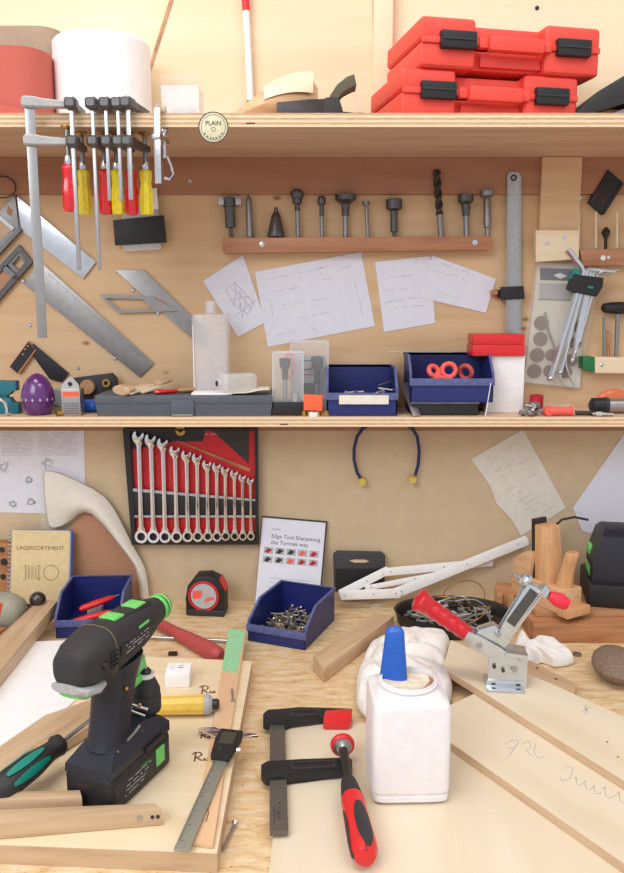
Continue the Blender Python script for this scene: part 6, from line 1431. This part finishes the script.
for x, y, z in ((-.036, -.026, .073), (.018, -.027, .074), (-.012, -.0275, .150), (.022, -.023, .110)): obj('case_screw', MB().sph((x, y, z), .0028), 'brass', t)
# grip
rings = []
for z, x, hx, hy in ((.074, -.016, .034, .026), (.085, -.016, .029, .0245), (.10, -.014, .027, .024), (.125, -.008, .0275, .0245), (.150, -.002, .030, .0255), (.168, .003, .037, .027), (.18, .004, .044, .0275)):
    rings.append([(x + hx * math.copysign(abs(math.cos(2 * PI * k / 28)) ** .75, math.cos(2 * PI * k / 28)), hy * math.copysign(abs(math.sin(2 * PI * k / 28)) ** .75, math.sin(2 * PI * k / 28)), z) for k in range(28)])
obj('grip', MB().loft(rings), 'navyblk', t, ang=50)
obj('trigger', MB().loft([rsq(.030, .011, .012, .150, .8), rsq(.058, .010, .011, .152, .8), rsq(.063, .006, .008, .153, .8)]), 'green', t)
obj('trigger', MB().loft([rsq(.026, .010, .008, .131, .8), rsq(.050, .009, .007, .132, .8), rsq(.054, .006, .005, .133, .8)]), 'green', t)
# body
C0 = .207
prof = [(-.094, .018, .018, C0 - .006), (-.091, .024, .022, C0 - .004), (-.074, .030, .029, C0 - .002), (-.040, .033, .034, C0), (-.034, .033, .034, C0), (.0, .0315, .0325, C0 + .001), (.040, .0285, .0295, C0 + .003), (.066, .0245, .025, C0 + .005), (.082, .0205, .0205, C0 + .006), (.098, .0175, .0175, C0 + .006)]
obj('motor_housing', MB().loft([rsq(x, a, b, c, .72) for x, a, b, c in prof]), 'black2', t, ang=28)
obj('rear_cap_line', MB().loft([rsq(-.0365, .0336, .0346, C0, .72), rsq(-.0350, .0336, .0346, C0, .72)]), 'brassline', t)
obj('chuck_sleeve', MB().loft([rsq(x, r, r, C0 + .006, 1) for x, r in ((.096, .016), (.100, .0175), (.110, .018), (.116, .018), (.120, .017))]), 'black', t)
obj('green_ring', MB().loft([rsq(x, r, r, C0 + .006, 1) for x, r in ((.102, .0178), (.103, .0190), (.108, .0190), (.109, .0178))]), 'green', t)
obj('green_ring', MB().loft([rsq(x, r, r, C0 + .006, 1) for x, r in ((.112, .018), (.113, .0188), (.117, .0184), (.118, .017))]), 'green', t)
obj('nose', MB().loft([rsq(x, r, r, C0 + .006, 1) for x, r in ((.118, .014), (.124, .0125), (.126, .009))]), 'black', t)
zt = C0 + .0325
obj('green_slider', MB().box(.036, .062, -.013, .013, zt - .012, zt + .0015, bev=.003), 'green', t, label='light green slide button')
obj('green_slider', MB().box(-.012, .010, -.013, .013, zt - .008, zt + .0025, bev=.002), 'green', t, label='light green slide button')
obj('top_plate', MB().box(-.022, .070, -.0165, .0165, zt - .014, zt - .0005, bev=.002), 'black', t)
mb = MB(); mb.box(.014, .018, -.006, .004, zt - .0006, zt - .0002).box(.022, .026, -.002, .006, zt - .0006, zt - .0002); obj('white_digit', mb, 'white', t)
obj('side_panel', MB().loft([rsq(-.028, .0345, .011, C0 + .002, .5), rsq(.06, .0265, .009, C0 + .005, .5)]), 'black', t)
mb = MB(); rr = random.Random(29)
for i in range(3): scrawl(mb, -.020, C0 - .004 + i * .005, .040, C0 - .004 + i * .005 + .001, .0013, .0008, 0, rr, .0022, .2)
o = obj('printed_text', mb, 'greyl', t); o.matrix_local = T(.0, -.0338, 0) @ Rm(5.0, 'Z') @ XZ2
obj('green_print', MB().box(.018, .044, -.0005, .0005, C0 + .0135, C0 + .017, T(0, -.0318, 0) @ Rm(5.0, 'Z')), 'green', t)
obj('switch_knob', MB().lat((-.060, -.030, C0 - .004), (-.060, -.0365, C0 - .004), [(.0055, 0), (.005, .8), (.003, 1)], 18), 'black', t)
for i in range(4):
    for j in range(3): obj('vent_hole', MB().box(-.050 + j * .006, -.047 + j * .006, -.0353, -.0335, C0 - .012 + i * .006, C0 - .0095 + i * .006), 'black', t)
# grey and green rear shoe
obj('rear_shoe', MB().loft([rsq(-.0975, .020, .006, C0 - .024, .8), rsq(-.090, .029, .008, C0 - .028, .8), rsq(-.066, .030, .008, C0 - .034, .8), rsq(-.045, .022, .005, C0 - .036, .8)]), 'greyl', t)
obj('green_shoe', MB().loft([rsq(-.092, .016, .005, C0 - .033, .8), rsq(-.080, .022, .007, C0 - .037, .8), rsq(-.060, .018, .005, C0 - .040, .8)]), 'green', t)
obj('belt_hook', MB().tube([(-.020, -.031, .082), (0, -.030, .084), (.012, -.029, .086)], .0018, 8), 'steel', t)
# loose chuck with a bit standing beside the drill
fd = f; top = fd.loc + fd.r @ Vector((.066 * .90, -.004 * .9, .0775 * .92))
f = Fz(top + Vector((0, 0, .0003)), 0)
t = thing('drill_chuck', 'loose black drill chuck with thin bit and white ring, parked on the drill foot', 'drill chuck', f)
hc = .046
obj('body', MB().lathe([(.0175, .0), (.0185, .003), (.0185, .020), (.0172, .023), (.0178, .025), (.0178, .029), (.0150, .036), (.0118, .043), (.0105, hc)], n=30), 'black2', t)
obj('white_ring', MB().ring(circ(.0108, 28), circ(.0072, 28), hc, hc + .005), 'white', t)
obj('collet', MB().lathe([(.0072, hc - .002), (.0074, hc + .008), (.005, hc + .011)], n=16), 'dark', t)
obj('bit', MB().cyl((0, 0, hc + .009), (-.002, 0, hc + .030), .0026, .0014, 8), 'steel', t)
obj('chrome_lever', MB().cyl((-.024, -.0215, .013), (.002, -.0215, .003), .0026).cyl((-.022, -.0215, .021), (.006, -.0215, .0115), .0026), 'steel', t)
# dark brick clip on bench behind carton
one('black_clip', 'tiny dark clip lying behind the white carton', 'clip', MB().box(0, .016, 0, .008, 0, .006, bev=.0015), 'black', Fb(168, 656, .0005))
